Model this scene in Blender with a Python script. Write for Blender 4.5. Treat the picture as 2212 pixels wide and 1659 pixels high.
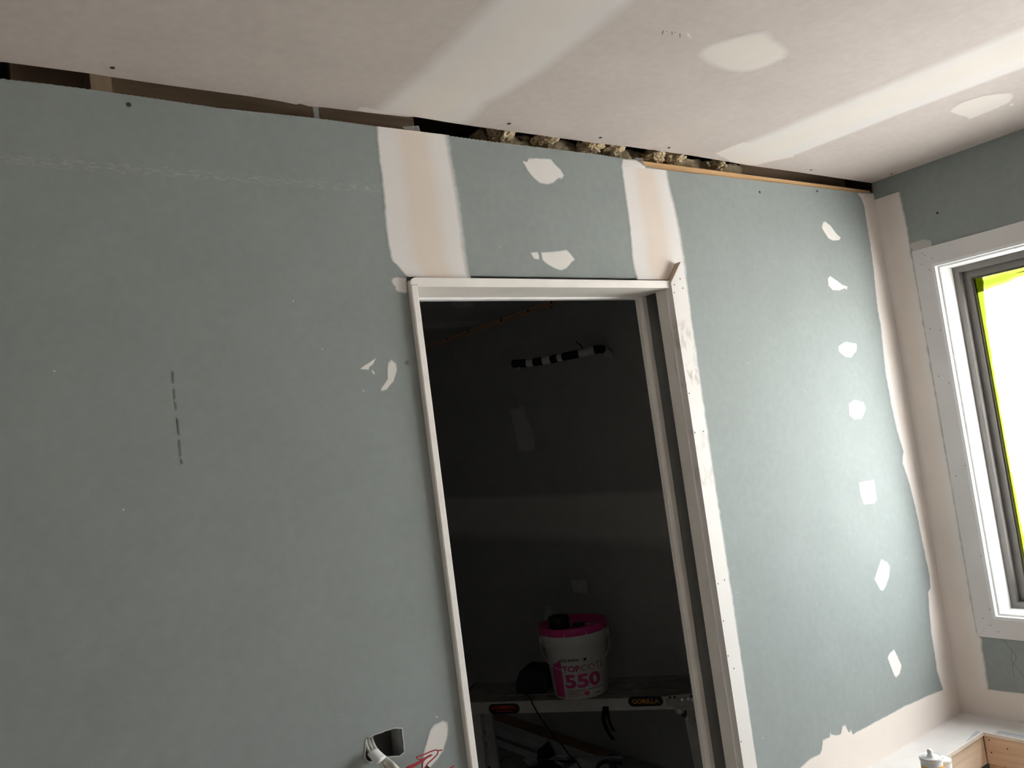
import bpy, bmesh, math, random
from mathutils import Vector, Matrix, noise
from mathutils.geometry import tessellate_polygon

for o in list(bpy.data.objects):
    bpy.data.objects.remove(o)
C = bpy.context.scene.collection
RND = random.Random(7)

# ------------------------------------------------------------------ camera
FPX = 1800.0
M = Matrix(((0.80652512, -0.57615865, -0.13250831),
            (-0.06405366, 0.13765521, -0.98840689),
            (0.58771963, 0.80566262, 0.07411731)))
CAM = Vector((0.0, -1.55, 1.645))
cam = bpy.data.cameras.new('camera')
cam.sensor_width = 36.0
cam.lens = FPX / 2212.0 * 36.0
cam.clip_start = 0.02
camo = bpy.data.objects.new('camera', cam)
C.objects.link(camo)
rot = Matrix((M[0], -M[1], -M[2])).transposed().to_4x4()
camo.matrix_world = Matrix.Translation(CAM) @ rot
bpy.context.scene.camera = camo

# ------------------------------------------------------------------ light
SKY = 11.0
w = bpy.data.worlds.new('overcast_sky')
bpy.context.scene.world = w
w.use_nodes = True
bg = w.node_tree.nodes['Background']
bg.inputs['Color'].default_value = (0.96, 0.98, 1.0, 1)
bg.inputs['Strength'].default_value = SKY
vs = bpy.context.scene.view_settings
vs.view_transform = 'Standard'
vs.look = 'None'
vs.exposure = 0.43
vs.gamma = 1.0
vs.use_curve_mapping = False
sun = bpy.data.lights.new('sun_offscreen', 'SUN')          # high, from behind the window wall: lights the ground outside only
sun.energy = 66.0; sun.angle = 0.01; sun.color = (1.0, 0.98, 0.95)
suno = bpy.data.objects.new('sun_offscreen', sun); C.objects.link(suno)
suno.rotation_euler = Vector((0.75, 0.30, -0.8)).to_track_quat('-Z', 'Y').to_euler()

# window opening (room side), metres
WX = 2.815                      # room face of the window wall
WY1, WY0 = -0.165, -1.80        # opening in y
WZ0, WZ1 = 0.885, 2.060         # opening in z
def portal(name, loc, rot_e, sx, sy):
    l = bpy.data.lights.new(name, 'AREA')
    l.shape = 'RECTANGLE'; l.size = sx; l.size_y = sy
    l.cycles.is_portal = True
    o = bpy.data.objects.new(name, l); C.objects.link(o)
    o.location = loc; o.rotation_euler = rot_e
    return o
portal('window_portal_offscreen', (WX + 0.20, (WY0 + WY1) / 2, (WZ0 + WZ1) / 2),
       (0, math.radians(90), 0), WZ1 - WZ0, WY1 - WY0)

# ------------------------------------------------------------------ pixel helpers
def ray(x, y):
    return M.transposed() @ Vector(((x - 1106) / FPX, (y - 829.5) / FPX, 1.0))
def onY(x, y, Y=0.0):
    d = ray(x, y); return CAM + d * ((Y - CAM.y) / d.y)
def onX(x, y, X):
    d = ray(x, y); return CAM + d * ((X - CAM.x) / d.x)
def onZ(x, y, Z):
    d = ray(x, y); return CAM + d * ((Z - CAM.z) / d.z)
def onP(x, y, p, n):
    d = ray(x, y); return CAM + d * ((p - CAM).dot(n) / d.dot(n))
def atD(x, y, D):
    return CAM + ray(x, y) * D
def crop(ox, oy, s, pts):
    return [(ox + a / s, oy + b / s) for a, b in pts]

# ------------------------------------------------------------------ materials
def nodes_of(name):
    m = bpy.data.materials.new(name); m.use_nodes = True
    nt = m.node_tree
    return m, nt, nt.nodes['Principled BSDF'], nt.nodes['Material Output']

def N(nt, t, **kw):
    n = nt.nodes.new(t)
    for k, v in kw.items():
        setattr(n, k, v)
    return n

def rgb(c):
    return (c[0], c[1], c[2], 1.0)

def mat(name, col, rough=0.7, var=0.06, scale=12.0, metal=0.0, bump=0.0, bscale=80.0, col2=None, stretch=None, spec=0.3):
    m, nt, b, out = nodes_of(name)
    tc = N(nt, 'ShaderNodeTexCoord')
    mp = N(nt, 'ShaderNodeMapping')
    nt.links.new(tc.outputs['Object'], mp.inputs['Vector'])
    if stretch: mp.inputs['Scale'].default_value = stretch
    ns = N(nt, 'ShaderNodeTexNoise')
    ns.inputs['Scale'].default_value = scale
    ns.inputs['Detail'].default_value = 5
    nt.links.new(mp.outputs['Vector'], ns.inputs['Vector'])
    rp = N(nt, 'ShaderNodeValToRGB')
    c2 = col2 if col2 else tuple(max(0, x * (1 - 2 * var)) for x in col)
    c1 = col if col2 else tuple(min(1, x * (1 + var)) for x in col)
    rp.color_ramp.elements[0].position = 0.3; rp.color_ramp.elements[0].color = rgb(c2)
    rp.color_ramp.elements[1].position = 0.7; rp.color_ramp.elements[1].color = rgb(c1)
    nt.links.new(ns.outputs['Fac'], rp.inputs['Fac'])
    nt.links.new(rp.outputs['Color'], b.inputs['Base Color'])
    b.inputs['Roughness'].default_value = rough
    b.inputs['Metallic'].default_value = metal
    b.inputs['Specular IOR Level'].default_value = spec
    if bump > 0:
        n2 = N(nt, 'ShaderNodeTexNoise'); n2.inputs['Scale'].default_value = bscale
        nt.links.new(mp.outputs['Vector'], n2.inputs['Vector'])
        bp = N(nt, 'ShaderNodeBump'); bp.inputs['Strength'].default_value = bump
        bp.inputs['Distance'].default_value = 0.002
        nt.links.new(n2.outputs['Fac'], bp.inputs['Height'])
        nt.links.new(bp.outputs['Normal'], b.inputs['Normal'])
    return m

def scuff_nodes(nt, base_socket, tc, axis, z0, half, thr, col):
    """scuffed factory print: a broken pale line at height z0"""
    sp = N(nt, 'ShaderNodeSeparateXYZ'); nt.links.new(tc.outputs['Object'], sp.inputs[0])
    a = N(nt, 'ShaderNodeMath', operation='SUBTRACT'); nt.links.new(sp.outputs['Z'], a.inputs[0]); a.inputs[1].default_value = z0
    ab = N(nt, 'ShaderNodeMath', operation='ABSOLUTE'); nt.links.new(a.outputs[0], ab.inputs[0])
    mr = N(nt, 'ShaderNodeMapRange'); mr.inputs['From Min'].default_value = half; mr.inputs['From Max'].default_value = half * 0.4
    nt.links.new(ab.outputs[0], mr.inputs['Value'])
    mp = N(nt, 'ShaderNodeMapping'); mp.inputs['Scale'].default_value = (9, 9, 40)
    nt.links.new(tc.outputs['Object'], mp.inputs['Vector'])
    ns = N(nt, 'ShaderNodeTexNoise'); ns.inputs['Scale'].default_value = 6; ns.inputs['Detail'].default_value = 8; ns.inputs['Roughness'].default_value = 0.75
    nt.links.new(mp.outputs[0], ns.inputs['Vector'])
    m2 = N(nt, 'ShaderNodeMapRange'); m2.inputs['From Min'].default_value = thr; m2.inputs['From Max'].default_value = thr + 0.1
    nt.links.new(ns.outputs['Fac'], m2.inputs['Value'])
    mu = N(nt, 'ShaderNodeMath', operation='MULTIPLY'); nt.links.new(mr.outputs[0], mu.inputs[0]); nt.links.new(m2.outputs[0], mu.inputs[1])
    mu2 = N(nt, 'ShaderNodeMath', operation='MULTIPLY'); nt.links.new(mu.outputs[0], mu2.inputs[0]); mu2.inputs[1].default_value = 0.20
    g1 = N(nt, 'ShaderNodeMath', operation='GREATER_THAN'); nt.links.new(sp.outputs['X'], g1.inputs[0]); g1.inputs[1].default_value = axis[0]
    g2 = N(nt, 'ShaderNodeMath', operation='LESS_THAN'); nt.links.new(sp.outputs['X'], g2.inputs[0]); g2.inputs[1].default_value = axis[1]
    g3 = N(nt, 'ShaderNodeMath', operation='MULTIPLY'); nt.links.new(g1.outputs[0], g3.inputs[0]); nt.links.new(g2.outputs[0], g3.inputs[1])
    g4 = N(nt, 'ShaderNodeMath', operation='MULTIPLY'); nt.links.new(g3.outputs[0], g4.inputs[0]); nt.links.new(mu2.outputs[0], g4.inputs[1]); mu2 = g4
    mx = N(nt, 'ShaderNodeMix', data_type='RGBA')
    nt.links.new(mu2.outputs[0], mx.inputs['Factor']); nt.links.new(base_socket, mx.inputs['A']); mx.inputs['B'].default_value = rgb(col)
    return mx.outputs['Result']

def board_mat(name, col, scuffs=(), flecks=True):
    m = mat(name, col, rough=0.75, var=0.022, scale=7.0, bump=0.05, bscale=300)
    nt = m.node_tree; b = nt.nodes['Principled BSDF']
    src = b.inputs['Base Color'].links[0].from_socket
    tc = [n for n in nt.nodes if n.bl_idname == 'ShaderNodeTexCoord'][0]
    # fine mottling of the lining paper
    vo = N(nt, 'ShaderNodeTexNoise'); vo.inputs['Scale'].default_value = 45; vo.inputs['Detail'].default_value = 6
    nt.links.new(tc.outputs['Object'], vo.inputs['Vector'])
    mr = N(nt, 'ShaderNodeMapRange'); mr.inputs['From Min'].default_value = 0.35; mr.inputs['From Max'].default_value = 0.7
    mr.inputs['To Min'].default_value = 0.96; mr.inputs['To Max'].default_value = 1.03
    nt.links.new(vo.outputs['Fac'], mr.inputs['Value'])
    mx = N(nt, 'ShaderNodeVectorMath', operation='SCALE')
    nt.links.new(src, mx.inputs[0]); nt.links.new(mr.outputs[0], mx.inputs['Scale'])
    s = mx.outputs[0]
    for (z0, half, thr, xa, xb) in scuffs:
        s = scuff_nodes(nt, s, tc, (xa, xb), z0, half, thr, (0.75, 0.76, 0.74))
    if flecks:   # sparse splashes of plaster dust
        v2 = N(nt, 'ShaderNodeTexVoronoi'); v2.inputs['Scale'].default_value = 14
        nt.links.new(tc.outputs['Object'], v2.inputs['Vector'])
        lt = N(nt, 'ShaderNodeMath', operation='LESS_THAN'); lt.inputs[1].default_value = 0.024
        nt.links.new(v2.outputs['Distance'], lt.inputs[0])
        m3 = N(nt, 'ShaderNodeMix', data_type='RGBA'); nt.links.new(s, m3.inputs['A']); m3.inputs['B'].default_value = (0.75, 0.76, 0.74, 1)
        k = N(nt, 'ShaderNodeMath', operation='MULTIPLY'); nt.links.new(lt.outputs[0], k.inputs[0]); k.inputs[1].default_value = 0.55
        nt.links.new(k.outputs[0], m3.inputs['Factor']); s = m3.outputs['Result']
    nt.links.new(s, b.inputs['Base Color'])
    return m

def compound_mat(name, edge_col, mid_col, under, noise_amt=0.18, nscale=70.0):
    """joint compound: tone runs from the feathered rim (u=0,1) to the taped middle (u=.5); rim thins out"""
    m, nt, b, out = nodes_of(name)
    u = N(nt, 'ShaderNodeAttribute', attribute_name='u')
    e = N(nt, 'ShaderNodeAttribute', attribute_name='edge')
    tc = N(nt, 'ShaderNodeTexCoord')
    rp = N(nt, 'ShaderNodeValToRGB')
    el = rp.color_ramp.elements
    el[0].position = 0.0; el[0].color = rgb(edge_col)
    el[1].position = 1.0; el[1].color = rgb(edge_col)
    for pos, t in ((0.22, 0.25), (0.36, 1.0), (0.62, 1.0), (0.78, 0.2)):
        q = el.new(pos); q.color = rgb([edge_col[i] * (1 - t) + mid_col[i] * t for i in range(3)])
    nt.links.new(u.outputs['Fac'], rp.inputs['Fac'])
    ns = N(nt, 'ShaderNodeTexNoise'); ns.inputs['Scale'].default_value = 9; ns.inputs['Detail'].default_value = 4
    nt.links.new(tc.outputs['Object'], ns.inputs['Vector'])
    mr = N(nt, 'ShaderNodeMapRange'); mr.inputs['To Min'].default_value = 0.94; mr.inputs['To Max'].default_value = 1.05
    nt.links.new(ns.outputs['Fac'], mr.inputs['Value'])
    sc = N(nt, 'ShaderNodeVectorMath', operation='SCALE'); nt.links.new(rp.outputs['Color'], sc.inputs[0]); nt.links.new(mr.outputs[0], sc.inputs['Scale'])
    nt.links.new(sc.outputs[0], b.inputs['Base Color'])
    b.inputs['Roughness'].default_value = 0.8; b.inputs['Specular IOR Level'].default_value = 0.2
    n2 = N(nt, 'ShaderNodeTexNoise'); n2.inputs['Scale'].default_value = nscale; n2.inputs['Detail'].default_value = 6
    nt.links.new(tc.outputs['Object'], n2.inputs['Vector'])
    a = N(nt, 'ShaderNodeMath', operation='SUBTRACT'); nt.links.new(n2.outputs['Fac'], a.inputs[0]); a.inputs[1].default_value = 0.5
    k = N(nt, 'ShaderNodeMath', operation='MULTIPLY_ADD'); nt.links.new(a.outputs[0], k.inputs[0]); k.inputs[1].default_value = noise_amt * 2; nt.links.new(e.outputs['Fac'], k.inputs[2])
    al = N(nt, 'ShaderNodeMapRange'); al.inputs['From Min'].default_value = 0.05; al.inputs['From Max'].default_value = 0.75
    nt.links.new(k.outputs[0], al.inputs['Value'])
    mx = N(nt, 'ShaderNodeMath', operation='MAXIMUM'); nt.links.new(al.outputs[0], mx.inputs[0])
    ge = N(nt, 'ShaderNodeMath', operation='GREATER_THAN'); ge.inputs[1].default_value = 0.98; nt.links.new(e.outputs['Fac'], ge.inputs[0]); nt.links.new(ge.outputs[0], mx.inputs[1])
    cm = N(nt, 'ShaderNodeMix', data_type='RGBA'); nt.links.new(mx.outputs[0], cm.inputs['Factor'])
    cm.inputs['A'].default_value = rgb([c * 0.97 for c in under]); nt.links.new(sc.outputs[0], cm.inputs['B'])
    nt.links.new(cm.outputs['Result'], b.inputs['Base Color'])
    return m

def wood_mat(name, c1, c2, axis=1, rough=0.7):
    st = [22, 22, 22]; st[axis] = 1.2
    return mat(name, c1, rough=rough, scale=3.0, col2=c2, stretch=tuple(st), bump=0.1, bscale=12)

MT = {}
BLUE = (0.280, 0.306, 0.301); CEIL = (0.585, 0.510, 0.475); GREY = (0.52, 0.515, 0.505)
MT['blue'] = board_mat('blue_green_wet_area_board', BLUE, scuffs=((2.229, 0.012, 0.50, -2, .87), (2.292, 0.010, 0.56, .87, 2.6)))
MT['ceil'] = board_mat('ceiling_board_paper', CEIL, flecks=False)
MT['dullboard'] = board_mat('grey_board', GREY, flecks=False)
MT['comp'] = compound_mat('joint_compound', (0.74, 0.715, 0.70), (0.745, 0.71, 0.685), BLUE)
MT['comptape'] = compound_mat('taped_joint_compound', (0.77, 0.745, 0.735), (0.74, 0.645, 0.575), BLUE)
MT['compceil'] = compound_mat('ceiling_joint_compound', (0.72, 0.68, 0.665), (0.74, 0.675, 0.625), CEIL, noise_amt=0.10, nscale=30)
MT['compgrey'] = compound_mat('grey_board_compound', (0.74, 0.715, 0.70), (0.745, 0.71, 0.685), GREY)  # same compound, rim blending into the grey board
MT['compwarm'] = compound_mat('corner_joint_compound', (0.76, 0.705, 0.675), (0.745, 0.665, 0.615), BLUE)
MT['compthin'] = compound_mat('thin_skim_compound', (0.50, 0.49, 0.48), (0.52, 0.50, 0.485), BLUE)
MT['plain'] = mat('plain_pale_plasterboard', (0.62, 0.585, 0.555), 0.8, 0.03, 6)
MT['edgecard'] = mat('cream_sheet_edge', (0.80, 0.70, 0.62), 0.8, 0.04, 20)
MT['jamb'] = mat('primed_jamb', (0.86, 0.815, 0.77), 0.55, 0.03, 10, spec=0.35)
MT['white'] = mat('white_primed_timber', (0.80, 0.79, 0.79), 0.5, 0.02, 6, spec=0.4)
MT['casing'] = mat('grey_primed_casing', (0.70, 0.67, 0.67), 0.6, 0.03, 5)
MT['alu'] = mat('bronze_grey_aluminium', (0.20, 0.185, 0.175), 0.45, 0.04, 20, metal=0.5)
MT['aludark'] = mat('dark_sash_seal', (0.09, 0.08, 0.065), 0.5)
MT['plate'] = wood_mat('pine_plate', (0.72, 0.47, 0.25), (0.60, 0.36, 0.17), 0)
MT['pine_y'] = wood_mat('pine_framing', (0.84, 0.60, 0.43), (0.72, 0.47, 0.31), 1)
MT['pine_x'] = wood_mat('pine_framing_cross', (0.86, 0.69, 0.53), (0.76, 0.57, 0.41), 0)
MT['pine_z'] = wood_mat('pine_stud', (0.74, 0.50, 0.33), (0.62, 0.38, 0.23), 2)
MT['joist'] = wood_mat('weathered_joist', (0.55, 0.40, 0.27), (0.42, 0.29, 0.19), 2)
MT['darkwood'] = wood_mat('weathered_timber', (0.42, 0.29, 0.19), (0.30, 0.20, 0.13), 0)
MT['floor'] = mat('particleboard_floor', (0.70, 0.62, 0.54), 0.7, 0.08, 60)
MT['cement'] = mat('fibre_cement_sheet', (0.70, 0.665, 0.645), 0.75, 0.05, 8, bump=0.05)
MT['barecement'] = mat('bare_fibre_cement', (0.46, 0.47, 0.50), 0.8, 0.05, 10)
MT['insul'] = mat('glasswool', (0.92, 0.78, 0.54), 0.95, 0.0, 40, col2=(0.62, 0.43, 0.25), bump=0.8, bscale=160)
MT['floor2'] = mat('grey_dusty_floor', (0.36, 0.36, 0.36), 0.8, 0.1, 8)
MT['ground'] = mat('pale_gravel', (0.49, 0.475, 0.465), 0.9, 0.1, 3)
MT['screw'] = mat('dark_screw', (0.06, 0.055, 0.05), 0.5, metal=0.6)
MT['screwlight'] = mat('zinc_screw', (0.20, 0.195, 0.17), 0.6)
MT['hole'] = mat('nail_hole', (0.02, 0.017, 0.015), 0.9)
MT['mesh'] = mat('fibreglass_mesh_tape', (0.40, 0.385, 0.36), 0.8, 0.1, 30)
MT['cable'] = mat('white_cable', (0.62, 0.60, 0.54), 0.5, 0.05, 30)
MT['red'] = mat('red_wire', (0.42, 0.035, 0.045), 0.4, 0.05, 30)
MT['black'] = mat('black_plastic', (0.012, 0.012, 0.012), 0.5, 0.1, 30)
MT['blackcloth'] = mat('black_fabric', (0.010, 0.010, 0.011), 0.9, 0.2, 60)
MT['greenblack'] = mat('dark_green_case', (0.012, 0.022, 0.016), 0.6, 0.1, 20)
MT['bucket'] = mat('white_bucket_plastic', (0.74, 0.72, 0.71), 0.4, 0.03, 12)
MT['pink'] = mat('magenta_plastic', (0.62, 0.05, 0.24), 0.4, 0.05, 10)
MT['print'] = mat('magenta_print', (0.58, 0.06, 0.25), 0.6, 0.05, 10)
MT['printblk'] = mat('black_print', (0.03, 0.03, 0.03), 0.6)
MT['printgold'] = mat('gold_print', (0.65, 0.52, 0.16), 0.6)
MT['printgrey'] = mat('grey_pink_print', (0.32, 0.18, 0.22), 0.6)
MT['alum'] = mat('brushed_aluminium', (0.56, 0.55, 0.53), 0.45, 0.06, 30, metal=0.35)
MT['deck'] = mat('dusty_aluminium_deck', (0.36, 0.33, 0.29), 0.6, 0.12, 20, metal=0.2)
MT['galv'] = mat('splashed_galvanised_plate', (0.55, 0.54, 0.50), 0.6, 0.0, 60, col2=(0.35, 0.34, 0.32), metal=0.2)
MT['orange'] = mat('orange_print', (0.75, 0.28, 0.04), 0.6, col2=(0.5, 0.2, 0.05))
MT['redprint'] = mat('red_print', (0.60, 0.06, 0.04), 0.6)
MT['chrome'] = mat('polished_aluminium', (0.75, 0.76, 0.80), 0.2, 0.03, 30, metal=1.0)
MT['plaster'] = mat('plaster_length', (0.72, 0.73, 0.74), 0.7, 0.04, 6)
MT['bag'] = mat('clear_plastic_bag', (0.68, 0.68, 0.74), 0.3, 0.1, 14)
MT['pvc'] = mat('white_pvc', (0.80, 0.79, 0.78), 0.4, 0.02)
MT['amber'] = mat('amber_label', (0.85, 0.42, 0.05), 0.5, 0.06, 30)
MT['pencil'] = mat('pencil_mark', (0.19, 0.20, 0.195), 0.8)
MT['roof'] = mat('roof_deck_timber', (0.42, 0.34, 0.26), 0.9, 0.1, 5)
MT['cut'] = mat('raw_board_edge', (0.52, 0.51, 0.49), 0.9, 0.1, 50)
MT['jambedge'] = mat('raw_fibreboard_cut', (0.50, 0.40, 0.30), 0.8, 0.08, 40)

# smudged casing: brown glue smears with a shape of their own
def smudge_mat():
    m = mat('smudged_primed_trim', (0.75, 0.715, 0.69), 0.6, 0.02, 6)
    nt = m.node_tree; b = nt.nodes['Principled BSDF']
    src = b.inputs['Base Color'].links[0].from_socket
    tc = [n for n in nt.nodes if n.bl_idname == 'ShaderNodeTexCoord'][0]
    sp = N(nt, 'ShaderNodeSeparateXYZ'); nt.links.new(tc.outputs['Object'], sp.inputs[0])
    tot = None
    for (z0, half, amp) in ((1.86, 0.07, 1.0), (1.765, 0.025, 1.6), (1.60, 0.03, .6), (1.50, 0.03, .9)):
        a = N(nt, 'ShaderNodeMath', operation='SUBTRACT'); nt.links.new(sp.outputs['Z'], a.inputs[0]); a.inputs[1].default_value = z0
        ab = N(nt, 'ShaderNodeMath', operation='ABSOLUTE'); nt.links.new(a.outputs[0], ab.inputs[0])
        r = N(nt, 'ShaderNodeMapRange'); r.inputs['From Min'].default_value = half; r.inputs['From Max'].default_value = half * 0.7
        r.inputs['To Max'].default_value = amp
        nt.links.new(ab.outputs[0], r.inputs['Value'])
        if tot is None: tot = r.outputs[0]
        else:
            q = N(nt, 'ShaderNodeMath', operation='ADD'); nt.links.new(tot, q.inputs[0]); nt.links.new(r.outputs[0], q.inputs[1]); tot = q.outputs[0]
    mp = N(nt, 'ShaderNodeMapping'); mp.inputs['Scale'].default_value = (30, 30, 14); mp.inputs['Rotation'].default_value = (0.0, 0.6, 0)
    nt.links.new(tc.outputs['Object'], mp.inputs['Vector'])
    ns = N(nt, 'ShaderNodeTexNoise'); ns.inputs['Scale'].default_value = 2.2; ns.inputs['Detail'].default_value = 5
    nt.links.new(mp.outputs[0], ns.inputs['Vector'])
    r2 = N(nt, 'ShaderNodeMapRange'); r2.inputs['From Min'].default_value = 0.47; r2.inputs['From Max'].default_value = 0.62; r2.inputs['To Max'].default_value = 0.36
    nt.links.new(ns.outputs['Fac'], r2.inputs['Value'])
    mu = N(nt, 'ShaderNodeMath', operation='MULTIPLY', use_clamp=True); nt.links.new(tot, mu.inputs[0]); nt.links.new(r2.outputs[0], mu.inputs[1])
    mx = N(nt, 'ShaderNodeMix', data_type='RGBA'); nt.links.new(mu.outputs[0], mx.inputs['Factor']); nt.links.new(src, mx.inputs['A']); mx.inputs['B'].default_value = (0.36, 0.26, 0.19, 1)
    nt.links.new(mx.outputs['Result'], b.inputs['Base Color'])
    return m
MT['smudge'] = smudge_mat()

def glass_mat():
    m = bpy.data.materials.new('window_glass'); m.use_nodes = True
    nt = m.node_tree; nt.nodes.clear()
    out = N(nt, 'ShaderNodeOutputMaterial'); t = N(nt, 'ShaderNodeBsdfTransparent'); g = N(nt, 'ShaderNodeBsdfGlossy')
    g.inputs['Roughness'].default_value = 0.02
    t.inputs['Color'].default_value = (0.93, 0.95, 0.94, 1)
    mx = N(nt, 'ShaderNodeMixShader'); mx.inputs[0].default_value = 0.04
    nt.links.new(t.outputs[0], mx.inputs[1]); nt.links.new(g.outputs[0], mx.inputs[2]); nt.links.new(mx.outputs[0], out.inputs[0])
    return m
MT['glass'] = glass_mat()
def film_mat():
    m = bpy.data.materials.new('lime_film'); m.use_nodes = True
    nt = m.node_tree; nt.nodes.clear()
    out = N(nt, 'ShaderNodeOutputMaterial'); t = N(nt, 'ShaderNodeBsdfTransparent')
    e = N(nt, 'ShaderNodeAttribute', attribute_name='edge')
    tc = N(nt, 'ShaderNodeTexCoord'); ns = N(nt, 'ShaderNodeTexNoise'); ns.inputs['Scale'].default_value = 22; ns.inputs['Detail'].default_value = 4
    nt.links.new(tc.outputs['Object'], ns.inputs['Vector'])
    ad = N(nt, 'ShaderNodeMath', operation='MULTIPLY_ADD'); nt.links.new(ns.outputs['Fac'], ad.inputs[0]); ad.inputs[1].default_value = 0.5; 
    sb = N(nt, 'ShaderNodeMath', operation='SUBTRACT'); nt.links.new(e.outputs['Fac'], sb.inputs[0]); sb.inputs[1].default_value = 0.2
    nt.links.new(sb.outputs[0], ad.inputs[2])
    rp = N(nt, 'ShaderNodeValToRGB')
    rp.color_ramp.elements[0].position = 0.0; rp.color_ramp.elements[0].color = (0.6, 0.6, 0.55, 1)
    rp.color_ramp.elements[1].position = 1.0; rp.color_ramp.elements[1].color = (0.074, 0.088, 0.008, 1)
    q = rp.color_ramp.elements.new(0.45); q.color = (0.105, 0.12, 0.03, 1)
    nt.links.new(ad.outputs[0], rp.inputs['Fac']); nt.links.new(rp.outputs['Color'], t.inputs['Color'])
    nt.links.new(t.outputs[0], out.inputs[0])
    return m
MT['film'] = film_mat()

# ------------------------------------------------------------------ object helpers
def link(name, me, m, parent=None):
    o = bpy.data.objects.new(name, me); C.objects.link(o)
    if m is not None: me.materials.append(MT[m])
    if parent is not None: o.parent = parent; o.matrix_parent_inverse = parent.matrix_world.inverted()
    return o
def meshobj(name, verts, faces, m, parent=None, smooth=False):
    me = bpy.data.meshes.new(name)
    me.from_pydata([tuple(v) for v in verts], [], faces); me.update()
    bm = bmesh.new(); bm.from_mesh(me); bmesh.ops.recalc_face_normals(bm, faces=bm.faces); bm.to_mesh(me); bm.free()
    if smooth:
        for p in me.polygons: p.use_smooth = True
    return link(name, me, m, parent)
def bmobj(name, bm, m, parent=None, smooth=False):
    me = bpy.data.meshes.new(name); bmesh.ops.recalc_face_normals(bm, faces=bm.faces); bm.to_mesh(me); bm.free()
    if smooth:
        for p in me.polygons: p.use_smooth = True
    return link(name, me, m, parent)
def tag(o, label, cat, group=None, kind=None):
    o['label'] = label; o['category'] = cat
    if group: o['group'] = group
    if kind: o['kind'] = kind
    return o
def empty(name, loc=(0, 0, 0)):
    o = bpy.data.objects.new(name, None); o.location = loc; C.objects.link(o)
    o.empty_display_size = 0.05
    bpy.context.view_layer.update()
    return o
def prism(name, loops, vec, m, parent=None):
    """solid from 3D loops (outer, then holes) extruded by vec"""
    tris = tessellate_polygon(loops)
    flat = [p for l in loops for p in l]
    n = len(flat)
    verts = list(flat) + [p + vec for p in flat]
    faces = [tuple(t) for t in tris] + [tuple(i + n for i in reversed(t)) for t in tris]
    s = 0
    for l in loops:
        k = len(l)
        for i in range(k):
            a, b = s + i, s + (i + 1) % k
            faces.append((a, b, b + n, a + n))
        s += k
    return meshobj(name, verts, faces, m, parent)
def box(name, lo, hi, m, parent=None, bev=0.0):
    bm = bmesh.new(); bmesh.ops.create_cube(bm, size=1)
    for v in bm.verts:
        v.co = Vector([lo[i] + (v.co[i] + 0.5) * (hi[i] - lo[i]) for i in range(3)])
    if bev: bmesh.ops.bevel(bm, geom=bm.edges[:], offset=bev, segments=2, profile=0.5, affect='EDGES')
    return bmobj(name, bm, m, parent)
def obox(name, o, ax, ay, az, m, parent=None, bev=0.0):
    """box from corner o with edge vectors"""
    bm = bmesh.new(); bmesh.ops.create_cube(bm, size=1)
    for v in bm.verts:
        c = v.co + Vector((.5, .5, .5)); v.co = o + ax * c.x + ay * c.y + az * c.z
    if bev: bmesh.ops.bevel(bm, geom=bm.edges[:], offset=bev, segments=2, profile=0.5, affect='EDGES')
    return bmobj(name, bm, m, parent)
def smooth_path(pts, k=6):
    out = []
    P = [pts[0]] + list(pts) + [pts[-1]]
    for i in range(1, len(P) - 2):
        for j in range(k):
            t = j / k; a, b, c, d = P[i - 1], P[i], P[i + 1], P[i + 2]
            out.append(0.5 * ((2 * b) + (c - a) * t + (2 * a - 5 * b + 4 * c - d) * t * t + (3 * b - a - 3 * c + d) * t ** 3))
    out.append(pts[-1]); return out
def tube(name, pts, r, m, parent=None, seg=8, k=6, flat=1.0, taper=None):
    path = smooth_path([Vector(p) for p in pts], k) if k > 1 else [Vector(p) for p in pts]
    verts, faces = [], []
    up = Vector((0, 0, 1)); n = len(path)
    t0 = (path[1] - path[0]).normalized()
    if abs(t0.dot(up)) > 0.9: up = Vector((1, 0, 0))
    nrm = (up - t0 * up.dot(t0)).normalized()
    for i, p in enumerate(path):
        t = (path[min(i + 1, n - 1)] - path[max(i - 1, 0)]).normalized()
        nrm = (nrm - t * nrm.dot(t)).normalized(); bi = t.cross(nrm)
        rr = r if taper is None else r * taper(i / (n - 1))
        for j in range(seg):
            a = 2 * math.pi * j / seg
            verts.append(p + nrm * math.cos(a) * rr * flat + bi * math.sin(a) * rr)
    for i in range(n - 1):
        for j in range(seg):
            a = i * seg + j; b = i * seg + (j + 1) % seg
            faces.append((a, b, b + seg, a + seg))
    faces.append(tuple(range(seg))); faces.append(tuple((n - 1) * seg + j for j in reversed(range(seg))))
    return meshobj(name, verts, faces, m, parent, smooth=True)
def ribbon(name, pts, width_vec, thick_vec, m, parent=None, k=6):
    path = smooth_path([Vector(p) for p in pts], k)
    verts, faces = [], []
    for p in path:
        verts += [p - width_vec, p + width_vec, p + width_vec + thick_vec, p - width_vec + thick_vec]
    for i in range(len(path) - 1):
        for j in range(4):
            a = i * 4 + j; b = i * 4 + (j + 1) % 4
            faces.append((a, b, b + 4, a + 4))
    faces.append((0, 1, 2, 3)); n = (len(path) - 1) * 4; faces.append((n, n + 1, n + 2, n + 3))
    return meshobj(name, verts, faces, m, parent)
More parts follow.
